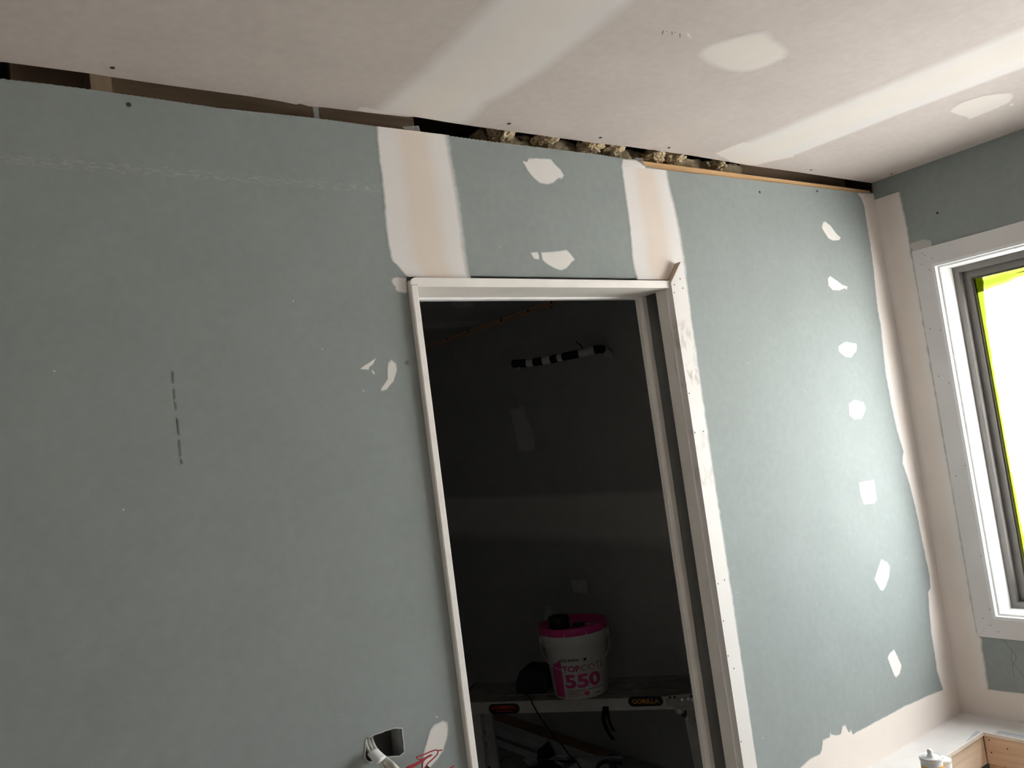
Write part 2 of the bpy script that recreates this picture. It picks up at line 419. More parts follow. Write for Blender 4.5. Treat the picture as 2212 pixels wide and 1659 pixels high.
def lathe(name, prof, seg, m, parent=None, axis=None, smooth=True, closed=False):
    """prof: list of (r,z) about local z at origin 'axis'"""
    ax = axis or Vector((0, 0, 0)); verts, faces = [], []
    for r, z in prof:
        for j in range(seg):
            a = 2 * math.pi * j / seg
            verts.append(ax + Vector((r * math.cos(a), r * math.sin(a), z)))
    k = len(prof)
    for i in range(k if closed else k - 1):
        i2 = (i + 1) % k
        for j in range(seg):
            a = i * seg + j; b = i * seg + (j + 1) % seg
            faces.append((a, b, i2 * seg + (j + 1) % seg, i2 * seg + j))
    if not closed:
        faces.append(tuple(reversed(range(seg)))); faces.append(tuple((k - 1) * seg + j for j in range(seg)))
    o = meshobj(name, verts, faces, m, parent, smooth)
    return o
def set_attr(me, name, vals):
    at = me.attributes.new(name, 'FLOAT', 'POINT')
    for i, v in enumerate(vals): at.data[i].value = v

def densify(pts, step):
    out = []
    k = len(pts)
    for i in range(k):
        a, b = pts[i], pts[(i + 1) % k]
        n = max(1, int((b - a).length / step))
        for j in range(n): out.append(a + (b - a) * (j / n))
    return out
def patch(name, pts, nrm, m, parent, thick=0.0005, feather=0.005, jag=0.0008, step=0.007, base=0.0003):
    """a dab of compound: polygon on a surface with a thinning rim"""
    nrm = nrm.normalized()
    P = densify(pts, step)
    ctr = sum(P, Vector()) / len(P)
    k = len(P)
    P = [p + Vector(noise.noise_vector(p * 90)) * jag * 1.5 for p in P]
    P = [p - nrm * (p - ctr).dot(nrm) for p in P]
    # orientation
    area = sum((P[i] - ctr).cross(P[(i + 1) % k] - ctr).dot(nrm) for i in range(k))
    if area < 0: P.reverse()
    inner = []
    for i in range(k):
        t = (P[(i + 1) % k] - P[(i - 1) % k]).normalized()
        inward = nrm.cross(t)
        q = P[i] + inward * feather
        inner.append(q)
    for it in range(2):
        inner = [(inner[i - 1] + inner[i] * 2 + inner[(i + 1) % k]) / 4 for i in range(k)]
    verts = [p + nrm * base for p in P] + [p + nrm * thick for p in inner]
    faces = [(i, (i + 1) % k, k + (i + 1) % k, k + i) for i in range(k)]
    faces += [tuple(k + j for j in t) for t in tessellate_polygon([inner])]
    me = bpy.data.meshes.new(name); me.from_pydata([tuple(v) for v in verts], [], faces); me.update()
    set_attr(me, 'edge', [0.15] * k + [1.0] * k)
    set_attr(me, 'u', [0.1] * k + [0.5] * k)
    return link(name, me, m, parent)
def resample(pl, n):
    L = [0]
    for i in range(1, len(pl)): L.append(L[-1] + (pl[i] - pl[i - 1]).length)
    out = []
    for j in range(n):
        s = L[-1] * j / (n - 1); i = 1
        while i < len(L) - 1 and L[i] < s: i += 1
        t = (s - L[i - 1]) / max(1e-9, L[i] - L[i - 1]); out.append(pl[i - 1].lerp(pl[i], min(1, max(0, t))))
    return out
def band(name, left, right, nrm, m, parent, thick=0.0006, rows=90, jag=0.0010, fl=0.07, fr=0.07, solid_l=False, solid_r=False, base=0.0003):
    """taped joint: strip between two edges, feathered on both"""
    nrm = nrm.normalized()
    l, r = resample(left, rows), resample(right, rows)
    us = [0, fl, fl + (1 - fl - fr) * .25, fl + (1 - fl - fr) * .5, fl + (1 - fl - fr) * .75, 1 - fr, 1]
    hs = [base if not solid_l else thick, thick, thick, thick, thick, thick, base if not solid_r else thick]
    es = [1.0 if solid_l else 0.05, 1, 1, 1, 1, 1, 1.0 if solid_r else 0.05]
    verts, E, U = [], [], []
    for i in range(rows):
        a = l[i] + (Vector() if solid_l else Vector(noise.noise_vector(l[i] * 60)) * jag * 1.6)
        b = r[i] + (Vector() if solid_r else Vector(noise.noise_vector(r[i] * 60)) * jag * 1.6)
        a -= nrm * (a - l[i]).dot(nrm); b -= nrm * (b - r[i]).dot(nrm)
        for u, h, e in zip(us, hs, es):
            verts.append(a.lerp(b, u) + nrm * h); E.append(e); U.append(u)
    k = len(us)
    faces = [(i * k + j, i * k + j + 1, (i + 1) * k + j + 1, (i + 1) * k + j) for i in range(rows - 1) for j in range(k - 1)]
    me = bpy.data.meshes.new(name); me.from_pydata([tuple(v) for v in verts], [], faces); me.update()
    set_attr(me, 'edge', E); set_attr(me, 'u', U)
    return link(name, me, m, parent)
def disc(name, p, nrm, r, h, m, parent, seg=12):
    nrm = nrm.normalized(); t = nrm.orthogonal().normalized(); b = nrm.cross(t)
    verts = [p + (t * math.cos(2 * math.pi * i / seg) + b * math.sin(2 * math.pi * i / seg)) * r for i in range(seg)]
    verts += [p + nrm * h + (t * math.cos(2 * math.pi * i / seg) + b * math.sin(2 * math.pi * i / seg)) * r * 0.8 for i in range(seg)]
    faces = [(i, (i + 1) % seg, seg + (i + 1) % seg, seg + i) for i in range(seg)] + [tuple(range(seg, 2 * seg)), tuple(reversed(range(seg)))]
    return meshobj(name, verts, faces, m, parent)
def screw(p, nrm, parent, m='screw', r=0.0042):
    """bugle-head screw with a cross recess"""
    nrm = nrm.normalized(); t = nrm.orthogonal().normalized(); b = nrm.cross(t); seg = 12
    bm = bmesh.new()
    rings = [(r, 0.0002), (r * 0.95, 0.0010), (r * 0.45, 0.0011), (r * 0.2, 0.0002)]
    vs_ = []
    for rr, h in rings:
        vs_.append([bm.verts.new(p + nrm * h + (t * math.cos(2 * math.pi * i / seg) + b * math.sin(2 * math.pi * i / seg)) * (rr if not (rr < r * 0.5 and i % 3) else rr * 0.5)) for i in range(seg)])
    for a, c in zip(vs_, vs_[1:]):
        for i in range(seg): bm.faces.new((a[i], a[(i + 1) % seg], c[(i + 1) % seg], c[i]))
    bm.faces.new(vs_[-1])
    return bmobj('screw', bm, m, parent)

def text_mesh(s, bold=0.0, res=3):
    cu = bpy.data.curves.new('txt', 'FONT'); cu.body = s; cu.offset = bold; cu.resolution_u = res
    o = bpy.data.objects.new('txt', cu); C.objects.link(o)
    bpy.context.view_layer.update()
    me = bpy.data.meshes.new_from_object(o.evaluated_get(bpy.context.evaluated_depsgraph_get()))
    bpy.data.objects.remove(o); bpy.data.curves.remove(cu)
    return me
def fit_text(s, x0, x1, y0, y1, fn, name, m, parent, bold=0.0, slices=0):
    """text squeezed into a box of (x,y) and mapped by fn(x,y)"""
    me = text_mesh(s, bold)
    xs = [v.co.x for v in me.vertices]; ys = [v.co.y for v in me.vertices]
    ax, bx, ay, by = min(xs), max(xs), min(ys), max(ys)
    bm = bmesh.new(); bm.from_mesh(me); bpy.data.meshes.remove(me)
    for v in bm.verts:
        v.co = Vector((x0 + (v.co.x - ax) / (bx - ax) * (x1 - x0), y0 + (v.co.y - ay) / (by - ay) * (y1 - y0), 0))
    if slices:
        n = int((x1 - x0) / slices)
        for i in range(1, n):
            bmesh.ops.bisect_plane(bm, geom=bm.verts[:] + bm.edges[:] + bm.faces[:], plane_co=(x0 + i * slices, 0, 0), plane_no=(1, 0, 0))
    for v in bm.verts: v.co = fn(v.co.x, v.co.y)
    me = bpy.data.meshes.new(name); bm.to_mesh(me); bm.free()
    return link(name, me, m, parent)

nA = Vector((0, -1, 0)); nB = Vector((-1, 0, 0)); nC = Vector((0, 0, -1))
H = 2.40
XL, YR = -1.30, -2.75            # left and rear wall faces of this room
X2, Y2 = 2.87, 4.2               # window-side and far wall faces of the room beyond
T = 0.110                        # partition thickness

# ================================================================== SETTING
S = 'structure'
tag(box('floor', (XL - .1, YR - .1, -0.05), (X2 + 0.1, T / 2, 0), 'floor'), 'tan particleboard floor of the room with the window', 'floor', kind=S)

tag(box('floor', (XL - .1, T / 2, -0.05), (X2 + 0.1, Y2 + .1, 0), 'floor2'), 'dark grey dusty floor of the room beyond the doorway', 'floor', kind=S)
tag(box('ground', (3.006, -25, -0.40), (40, 25, -0.35), 'ground'), 'pale sunlit gravel outside the window', 'ground', kind=S)

# ---- back wall: wet-area board, door notch, cable cut-out
top_px = [(0, 170), (126.6, 184.4), (234, 198.7), (474.7, 233.5), (700, 257.5), (811.5, 273), (908, 285), (956, 291.7),
          (1061.7, 306), (1300, 334.8), (1341.8, 342.5), (1374.7, 345), (1392, 359), (1443, 367.8), (1579.7, 384), (1700, 397), (1849, 415.5)]
tops = [onY(*p) for p in top_px]
tops = [Vector((XL, 0, tops[0].z))] + tops + [Vector((WX, 0, onY(1876, 415).z))]
fine = []
for a, b in zip(tops, tops[1:]):
    n = max(1, int((b - a).length / 0.0055))
    for j in range(n):
        q = a.lerp(b, j / n)
        if 0.05 < q.x < 1.68: q.z += (0.0011 if j % 2 else -0.0006)
        fine.append(q)
fine.append(tops[-1])
JT = 0.014                                        # how far the jamb stands proud of the board
xjl = onY(880, 610).x                             # outside of closing jamb
xji = onY(905, 640, -JT).x                        # inside of closing jamb
xr = 1.683                                        # inside face of the split jamb
zh0 = onY(1150, 620.5, -JT).z                     # head underside
zh1 = onY(1150, 602.5, -JT).z                     # head top
zn = onY(1150, 597.5).z                           # board edge over the head
xn = xr + 0.03
wall_loop = [Vector((XL, 0, 0))] + fine + [Vector((WX, 0, 0)), Vector((xn, 0, 0)), Vector((xn, 0, zn)), Vector((xjl, 0, zn)), Vector((xjl, 0, 0))]
hole_px = crop(700, 1480, 5.53, [(505, 635), (590, 595), (690, 560), (780, 530), (860, 512), (930, 515), (945, 640), (958, 800), (900, 850), (740, 868), (640, 900), (545, 932), (505, 895), (482, 860), (492, 740)])
hole = [onY(*p) for p in hole_px]
hole = [p + Vector((RND.uniform(-1, 1), 0, RND.uniform(-1, 1))) * 0.0008 for p in densify(hole, 0.006)]
hole = [Vector((p.x, 0, p.z)) for p in hole]
wall_back = prism('wall_back', [wall_loop, hole], Vector((0, 0.010, 0)), 'blue')
tag(wall_back, 'blue-green plasterboard wall with the dark doorway cut through it', 'wall', kind=S)
tube('torn_rim', [p + Vector((0, -.0002, 0)) for p in hole + hole[:1]], .0013, 'cut', wall_back, seg=5, k=1)
# lining of the same partition towards the room beyond
loop2 = [Vector((XL, T - .01, 0)), Vector((XL, T - .01, H)), Vector((X2, T - .01, H)), Vector((X2, T - .01, 0)), Vector((xn, T - .01, 0)), Vector((xn, T - .01, zn)), Vector((xjl, T - .01, zn)), Vector((xjl, T - .01, 0))]
tag(prism('wall_partition', [loop2], Vector((0, 0.010, 0)), 'dullboard'), 'far lining of the doorway partition facing the dark room', 'wall', kind=S)

# ---- window wall
def yz(x, pts): return [Vector((x, a, b)) for a, b in pts]
wl = yz(WX, [(0.0, 0), (0.0, H), (YR, H), (YR, 0)])
wo = yz(WX, [(WY1 + .012, WZ0 - .012), (WY1 + .012, WZ1 + .012), (WY0 - .012, WZ1 + .012), (WY0 - .012, WZ0 - .012)])
wall_right = prism('wall_right', [wl, wo], Vector((0.19, 0, 0)), 'blue')
tag(wall_right, 'shaded blue-green plasterboard wall around the bright window', 'wall', kind=S)
tag(box('wall_left', (XL - .1, YR, 0), (XL, Y2, H), 'plain'), 'pale side wall opposite the window', 'wall', kind=S)
tag(box('wall_rear', (XL - .1, YR - .1, 0), (WX + .19, YR, H), 'plain'), 'pale rear wall facing the doorway wall', 'wall', kind=S)
X2top = 2.372
wside = box('wall_side', (X2, 0.0, 0), (X2 + .1, Y2, X2top), 'dullboard')
tag(wside, 'dim plasterboard wall behind the work platform seen through the doorway', 'wall', kind=S)
tag(box('wall_far', (XL, Y2, 0), (X2 + .1, Y2 + .1, H), 'dullboard'), 'far wall of the dark room beyond the doorway', 'wall', kind=S)

# ---- ceiling of this room, ragged edge short of the back wall
ce_px = [(0, 133), (196, 159), (239, 166), (364, 184.4), (538, 208), (607.6, 219), (640, 226), (648, 224), (668, 230), (700, 232), (766, 240), (881, 253), (896, 252), (965, 264), (1025.5, 273), (1300, 310.7), (1352, 316), (1478.5, 333.7), (1569.6, 348.9), (1615, 357), (1700, 368.6), (1873, 394)]
ce = [onZ(*p, H) for p in ce_px]
cl = [Vector((XL, YR, H)), Vector((XL, ce[0].y, H))] + ce + [Vector((WX, ce[-1].y, H)), Vector((WX, YR, H))]
ceiling = prism('ceiling', [cl], Vector((0, 0, 0.010)), 'ceil')
tag(ceiling, 'warm grey plasterboard ceiling with pale stopped joints', 'ceiling', kind=S)
ceiling2 = box('ceiling', (XL, T, H), (X2 - 0.012, Y2, H + .01), 'dullboard')
tag(ceiling2, 'dark plasterboard ceiling of the room beyond the doorway', 'ceiling', kind=S)
# lid and sides over everything, added to keep sky light out of the gap
roof = prism('roof', [[Vector((XL - .1, YR - .1, 2.75)), Vector((X2 + .15, YR - .1, 2.75)), Vector((X2 + .15, Y2 + .1, 2.75)), Vector((XL - .1, Y2 + .1, 2.75))]], Vector((0, 0, .05)), 'roof')
tag(roof, 'roof deck added over the ceiling void to keep out sky light', 'roof', kind=S)
for i, (a, b) in enumerate((((XL - .1, YR - .1, H), (XL, Y2 + .1, 2.75)), ((X2 + .1, YR - .1, H - .03), (X2 + .15, Y2 + .1, 2.75)), ((XL, YR - .1, H), (X2 + .1, YR, 2.75)), ((XL, Y2, H), (X2 + .1, Y2 + .1, 2.75)))):
    o = box('roof_lid_side', a, b, 'roof', roof)

# ================================================================== FRAMING SEEN IN THE GAP
zp = onY(1500, 362.8, 0.011).z
xp = onY(1385, 352, 0.011).x
tp = box('top_plate', (xp, 0.0105, zp - 0.045), (WX - .001, T - .011, zp), 'plate')
tag(tp, 'orange pine wall plate showing in the gap under the ceiling', 'timber plate')
zq = zp - .010
tag(box('top_plate', (XL, 0.0105, zq - 0.045), (xp - .002, T - .011, zq), 'darkwood'), 'dark wall plate hidden behind the top of the blue-green board', 'timber plate')
p = onY(217, 178, 0.045)
tag(box('ceiling_joist', (p.x - .018, 0.040, zq), (p.x + .018, T - .011, 2.52), 'joist'), 'short brown joist end above the top of the wall', 'joist')
p = onY(683, 243, 0.03)
tag(box('metal_strap', (p.x - .006, 0.03, zq), (p.x + .006, 0.032, 2.46), 'galv'), 'thin grey metal strap crossing the ceiling gap', 'strap')
tag(box('gap_backing', (p.x - .55, 0.10, H - .02), (p.x + .28, 0.125, 2.56), 'darkwood'), 'dark rough timber running behind the ceiling gap', 'timber')

def lump(name, c, sx, sy, sz, seed, m, sub=4, amp=0.35, f=2.2):
    bm = bmesh.new(); bmesh.ops.create_icosphere(bm, subdivisions=sub, radius=1)
    for v in bm.verts:
        d = v.co.normalized()
        k = 1 + amp * noise.noise(d * f + Vector((seed * 3.1, seed, 0))) + amp * 0.5 * noise.noise(d * f * 3 + Vector((0, seed * 5.3, 1)))
        v.co = Vector((d.x * sx * k, d.y * sy * k, d.z * sz * k)) + c
    return bmobj(name, bm, m, None, smooth=True)
x0b, x1b = onY(1035, 285, .09).x, onY(1600, 365, .09).x
bm = bmesh.new(); nx, nz = 160, 14
gv = [[None] * (nz + 1) for _ in range(nx + 1)]
for i in range(nx + 1):
    for j in range(nz + 1):
        x = x0b + (x1b - x0b) * i / nx; z = zq + .007 + .068 * j / nz
        y = .088 + .012 * noise.noise(Vector((x * 14, z * 30, 3))) + .008 * noise.noise(Vector((x * 45, z * 70, 1)))
        gv[i][j] = bm.verts.new((x, y, z + .006 * noise.noise(Vector((x * 20, 0, j)))))
for i in range(nx):
    for j in range(nz): bm.faces.new((gv[i][j], gv[i + 1][j], gv[i + 1][j + 1], gv[i][j + 1]))
ext = bmesh.ops.extrude_face_region(bm, geom=bm.faces[:])
for v in ext['geom']:
    if isinstance(v, bmesh.types.BMVert): v.co.y += .10
tag(box('gap_backing', (x1b + .01, 0.10, H - .03), (WX + .0, 0.125, 2.56), 'darkwood'), 'brown timber added to fill the black void in the gap beside the room corner', 'timber')  # backing added so the void by the corner is not plain black
tag(bmobj('insulation_batt', bm, 'insul', None, True), 'brown-shaded insulation batt filling the ceiling gap above the door', 'insulation')
ins = [(1085, 289, 0.030, .024, 1), (1180, 302, 0.030, .018, 1), (1275, 316, 0.035, .020, 0), (1325, 320, .028, .022, 1), (1415, 335, 0.030, .026, 0), (1458, 340, 0.028, .022, 1), (1552, 355, 0.018, .026, 1)]
words = ['pale glasswool tuft in the ceiling gap right of the left door joint', 'small pale glasswool tuft above the upper plaster dab', 'brown-shaded glasswool tuft between the plaster dab and right door joint', 'yellowish glasswool tuft just left of the right door joint', 'dim glasswool tuft above the start of the orange plate', 'wide pale glasswool tuft above the orange plate', 'round pale glasswool tuft hanging by the second ceiling joint']
for i, (x, y, sx, sz, pale) in enumerate(ins):
    c = onY(x, y, 0.05)
    tag(lump('insulation_tuft', Vector((c.x, 0.055, c.z)), sx, 0.030, sz * .85, i + 1, 'insul', 5, .55, 1.6), words[i], 'insulation', 'glasswool in the ceiling gap')

# ================================================================== COMPOUND ON THE BACK WALL
def pA(pts): return [onY(*p) for p in pts]
K2 = (700, 160, 3.318); K3 = (1200, 240, 3.95); K4 = (1650, 200, 3.3185); K5 = (1750, 1150, 3.26); K7 = (870, 570, 3.206); K8 = (700, 1480, 5.53); KD = (820, 560, 8.295)
def comp(pts, **kw): return patch('compound_patch', pA(pts), nA, 'comp', wall_back, **kw)
comp(crop(*K2, [(1418, 618), (1455, 630), (1468, 600), (1625, 605), (1665, 655), (1700, 685), (1722, 730), (1705, 755), (1675, 750), (1640, 785), (1600, 792), (1545, 785), (1500, 745), (1470, 712), (1440, 660)]))
comp(crop(*K2, [(1478, 1280), (1530, 1272), (1542, 1300), (1545, 1335), (1500, 1322)]), feather=.003)
comp(crop(*K2, [(1552, 1275), (1650, 1268), (1740, 1258), (1775, 1295), (1800, 1330), (1770, 1355), (1740, 1395), (1690, 1410), (1640, 1390), (1590, 1360), (1560, 1330)]))
comp(crop(*KD, [(200, 370), (235, 325), (300, 310), (460, 325), (485, 340), (500, 560), (497, 600), (450, 620), (400, 600), (320, 585), (280, 545), (270, 490), (225, 440)]))
comp(crop(*K4, [(425, 925), (440, 922), (480, 955), (520, 1010), (553, 1040), (540, 1060), (490, 1063), (460, 1045), (425, 990), (412, 965)]), feather=.004)
comp(crop(*K4, [(458, 1330), (475, 1312), (520, 1345), (565, 1378), (600, 1390), (595, 1412), (575, 1405), (545, 1420), (495, 1418), (462, 1385)]), feather=.004)
comp([(1810, 748), (1825, 738), (1850, 742), (1851, 757), (1838, 773), (1825, 771), (1812, 760)], feather=.004)
comp([(1833, 872), (1845, 863), (1865, 868), (1871, 882), (1862, 905), (1845, 907), (1835, 897)], feather=.004)
comp([(1855, 1042), (1888, 1036), (1894, 1080), (1888, 1088), (1866, 1090), (1858, 1068)], feather=.004)
comp(crop(*K5, [(500, 188), (545, 210), (562, 240), (555, 320), (530, 385), (512, 415), (490, 405), (452, 330), (475, 260)]), feather=.004)
comp(crop(*K5, [(590, 822), (610, 860), (645, 940), (630, 1000), (605, 1025), (590, 1010), (560, 930), (543, 885), (560, 848)]), feather=.004)
comp([(776, 797), (796, 784), (814, 772), (810, 778), (806, 788), (798, 792), (797, 801), (788, 799)], feather=.002, jag=.001)
comp([(800, 800), (806, 799), (811, 808), (806, 810)], feather=.001, jag=.001)
comp([(846, 776), (856, 785), (858, 800), (850, 825), (835, 842), (822, 846), (823, 838), (838, 818), (836, 800), (838, 783)], feather=.003)
comp(crop(*K8, [(1420, 415), (1480, 440), (1485, 520), (1470, 650), (1420, 800), (1350, 900), (1270, 985), (1200, 1040), (1170, 960), (1180, 820), (1220, 680), (1265, 530), (1310, 460), (1380, 440)]))
comp(crop(*K8, [(1325, 375), (1360, 368), (1362, 382), (1330, 392)]), feather=.0015, jag=.0004)
# taped joints either side of the doorway head
band('joint_compound', pA(crop(*K2, [(368, 374), (375, 460), (390, 620), (410, 760), (425, 920), (435, 1080), (455, 1230), (480, 1340), (510, 1365), (550, 1410), (590, 1453)])),
     pA(crop(*K2, [(900, 440), (915, 540), (945, 720), (975, 870), (1000, 1060), (1020, 1230), (1040, 1380), (1055, 1462)])), nA, 'comptape', wall_back, fl=.05, fr=.12)
band('joint_compound', pA(crop(*K3, [(555, 465), (570, 570), (590, 720), (615, 900), (630, 1040), (645, 1200), (660, 1330), (690, 1420), (695, 1440)])),
     pA(crop(*K3, [(960, 505), (968, 580), (990, 680), (1020, 790), (1050, 930), (1080, 1080), (1100, 1200), (1125, 1380), (1128, 1440)])), nA, 'comptape', wall_back, fl=.06, fr=.10)
comp(crop(*K3, [(568, 408), (690, 418), (770, 474), (770, 500), (562, 480)]), feather=.004, thick=.0008)
# thin margin of compound beside the right-hand trim
band('joint_compound', pA([(1470, 600), (1480, 680), (1520, 980), (1560, 1240), (1628, 1700)]), pA([(1484, 600), (1497, 700), (1540, 1000), (1585, 1300), (1642, 1700)]), nA, 'comp', wall_back, thick=.001, fl=.05, fr=.5, jag=.002)
# inside corner, wall side
cornL = crop(*K4, [(665, 720), (690, 750), (715, 810), (735, 940), (755, 1060), (775, 1200), (790, 1340), (805, 1500), (820, 1600), (832, 1659)])
cornL += [(1911, 800), (1925, 880), (1938, 935), (1950, 975), (1948, 1000), (1962, 1040), (1976, 1095)]
cornL += crop(*K5, [(775, 0), (800, 130), (835, 290), (845, 400), (826, 420), (836, 560), (850, 720), (875, 870), (890, 980), (930, 1105), (940, 1200), (960, 1330)])
zc0, zc1 = onY(*cornL[0]).z, 0.555
band('corner_compound', pA(cornL), [Vector((WX, 0, onY(1880, 418).z)), Vector((WX, 0, zc1))], nA, 'compwarm', wall_back, rows=220, fl=.10, fr=.02, solid_r=True, jag=.0016, thick=.0007)
# foot of the wall over the ledge
foot = crop(*K5, [(1060, 1085), (930, 1107), (840, 1142), (760, 1180), (660, 1222), (560, 1280), (460, 1330), (380, 1375), (330, 1400), (296, 1425), (285, 1382), (270, 1412), (250, 1352), (225, 1360), (215, 1420), (190, 1427), (150, 1422), (140, 1402), (135, 1442), (85, 1457), (80, 1530), (70, 1557), (0, 1590)]) + [(1720, 1665), (1690, 1700)]
fp = pA(foot); zz = 0.544
patch('joint_compound', fp + [Vector((fp[-1].x, 0, zz)), Vector((WX + .008, 0, zz)), Vector((WX + .008, 0, fp[0].z))], nA, 'compwarm', wall_back, thick=.0008, feather=.006, step=.012)
# mesh tape ends and pencil ticks
def quadmesh(name, pts, nrm, m, parent, th=0.0006): return prism(name, [pts], nrm.normalized() * th, m, parent)
def net(name, pts3, nrm, parent, nu=10, nv=5, w_=0.0007):
    a, b, c, d = pts3; bm = bmesh.new(); n = nrm.normalized()
    def strip(p, q):
        t = (q - p).normalized(); s = n.cross(t) * w_ / 2
        vs4 = [bm.verts.new(x) for x in (p - s, p + s, q + s, q - s)]
        v2 = [bm.verts.new(x.co + n * 0.0004) for x in vs4]
        bm.faces.new(v2); bm.faces.new(vs4)
        for i in range(4): bm.faces.new((vs4[i], vs4[(i + 1) % 4], v2[(i + 1) % 4], v2[i]))
    for i in range(nu + 1): strip(a.lerp(b, i / nu), d.lerp(c, i / nu))
    for j in range(nv + 1): strip(a.lerp(d, j / nv), b.lerp(c, j / nv))
    o = bmobj(name, bm, 'mesh', parent); o['kind'] = 'stuff'; return o
net('mesh_tape', pA(crop(*K2, [(560, 378), (676, 372), (690, 420), (610, 418)])), nA, wall_back, 16, 8)
net('mesh_tape', pA(crop(*K3, [(680, 398), (745, 405), (755, 470), (700, 455)])), nA, wall_back, 12, 10)
for (a, b) in (((374, 803), (375, 828)), ((376, 840), (378, 862)), ((379, 868), (381, 885)), ((384, 905), (387, 940)), ((388, 950), (391, 985)), ((392, 992), (395, 1002))):
    p, q = onY(*a, -.0004), onY(*b, -.0004); s = Vector((.0014, 0, 0))
    quadmesh('pencil_mark', [p - s, p + s, q + s, q - s], nA, 'pencil', wall_back, .0003)
screw(onY(278, 226), nA, wall_back); screw(onY(880, 783), nA, wall_back, 'screwlight'); screw(onY(1641, 415), nA, wall_back, r=.0035); screw(onY(1765, 413), nA, wall_back, r=.0035)
# grey clip behind the cable cut-out
hc = onY(870, 1610, 0.03)
hb = onY(*crop(*K8, [(900, 650)])[0])
tag(box('mounting_clip', (hb.x + .008, 0.0102, hb.z - .05), (hb.x + .0105, 0.052, hb.z + .045), 'cut'), 'grey mounting clip inside the square cable cut-out', 'clip')

# ================================================================== CEILING COMPOUND
K6 = (1400, 20, 2.724)
def pC(pts): return [onZ(*p, H) for p in pts]
band('joint_compound', pC([(1290, -220), (1130, -90), (1040, 0), (960, 85), (887, 160), (845, 196), (798, 236)]), pC([(1700, -220), (1520, -90), (1390, 0), (1300, 70), (1179, 160), (1104, 205), (1062, 223), (1046, 247), (1028, 262), (1012, 271)]), nC, 'compceil', ceiling, rows=120, fl=.2, fr=.2, jag=.0015)
patch('compound_patch', pC(crop(*K2, [(225, 258), (260, 234), (330, 240), (420, 262), (600, 300), (560, 302), (300, 274)])), nC, 'compceil', ceiling, feather=.003)
band('joint_compound', pC([(2500, -70), (2212, 51), (1900, 182), (1541, 332)]), pC([(2500, 41), (2212, 148.5), (1950, 246), (1715, 338)]), nC, 'compceil', ceiling, rows=120, fl=.22, fr=.10)
patch('joint_compound', pC(crop(*K6, [(388, 850), (440, 870), (470, 888), (510, 903), (580, 917), (650, 915), (700, 900), (770, 885), (860, 868), (870, 800), (560, 780)])), nC, 'compceil', ceiling, feather=.004, jag=.003)
patch('compound_patch', pC(crop(*K6, [(280, 270), (305, 235), (360, 205), (480, 165), (600, 135), (710, 120), (740, 155), (750, 175), (800, 200), (835, 240), (820, 285), (700, 340), (600, 370), (540, 375), (440, 362), (340, 325)])), nC, 'compceil', ceiling, feather=.022, step=.02)
patch('compound_patch', pC(crop(*K6, [(1772, 605), (1790, 580), (1850, 545), (1960, 510), (2060, 495), (2140, 492), (2155, 510), (2130, 545), (2060, 580), (1960, 620), (1890, 648), (1860, 630), (1830, 625)])), nC, 'compceil', ceiling, feather=.008)
patch('compound_patch', pC(crop(*K6, [(220, 140), (235, 133), (250, 150), (256, 172), (232, 160)])), nC, 'compceil', ceiling, feather=.003)
patch('compound_patch', pC(crop(*K6, [(2125, 560), (2150, 550), (2155, 560), (2135, 570)])), nC, 'compceil', ceiling, feather=.002)
for a, b in (((90, 125), (84, 148)), ((140, 132), (142, 152)), ((187, 142), (188, 165)), ((104, 131), (112, 130)), ((152, 136), (162, 135))):
    (ax, ay), (bx, by) = crop(*K6, [a, b]); p, q = onZ(ax, ay, H - .0004), onZ(bx, by, H - .0004)
    s = nC.cross(q - p).normalized() * .0009
    quadmesh('pencil_mark', [p - s, p + s, q + s, q - s], nC, 'pencil', ceiling, .0003)
for q in ((243, 146), (1100, 267), (1297, 297), (1445, 319), (1752, 367), (1926, 375)): screw(onZ(*q, H), nC, ceiling)

# ================================================================== COMPOUND ON THE WINDOW WALL
def pB(pts): return [onX(*p, WX) for p in pts]
cas_y = -0.102
cr = crop(*K4, [(975, 708), (990, 760), (1000, 830), (1020, 900), (1040, 990), (1048, 1060), (1062, 1140)])
cr3 = pB(cr)
low = pB(crop(*K5, [(1190, 728), (1215, 745), (1225, 850), (1240, 930), (1255, 1050), (1265, 1105)]))
rb = cr3 + [Vector((WX, cas_y, z)) for z in (2.1, 1.8, 1.5, 1.2, .9)] + low + [Vector((WX, low[-1].y, .555))]
band('corner_compound', [Vector((WX, 0, cr3[0].z)), Vector((WX, 0, .555))], rb, nB, 'compwarm', wall_right, rows=200, fl=.02, fr=.12, solid_l=True, jag=.0022, thick=.0007)
patch('compound_patch', pB(crop(*K4, [(1040, 1085), (1060, 1075), (1150, 1048), (1205, 1060), (1208, 1110), (1070, 1150)])), nB, 'compthin', wall_right, feather=.006, thick=.0008)
zb = low[-1].z
patch('joint_compound', [Vector((WX, .008, zb)), Vector((WX, low[-1].y, zb)), Vector((WX, low[-1].y - .2, zb + .008)), Vector((WX, -1.7, zb + .02)), Vector((WX, -1.7, .544)), Vector((WX, .008, .544))], nB, 'compwarm', wall_right, feather=.005, thick=.0009, step=.02)
screw(onX(2025, 460, WX), nB, wall_right); net('mesh_tape', pB([(1883, 398), (1902, 396), (1904, 412), (1884, 416)]), nB, wall_right, 10, 10)
for path in ([(1365, 750), (1385, 790), (1420, 835), (1415, 870), (1430, 925), (1470, 970), (1506, 1030)], [(1420, 820), (1445, 860), (1450, 890), (1425, 940), (1440, 1020)]):
    tube('pencil_mark', [onX(*q, WX - .0003) for q in crop(*K5, path)], .0005, 'pencil', wall_right, seg=4, k=4)

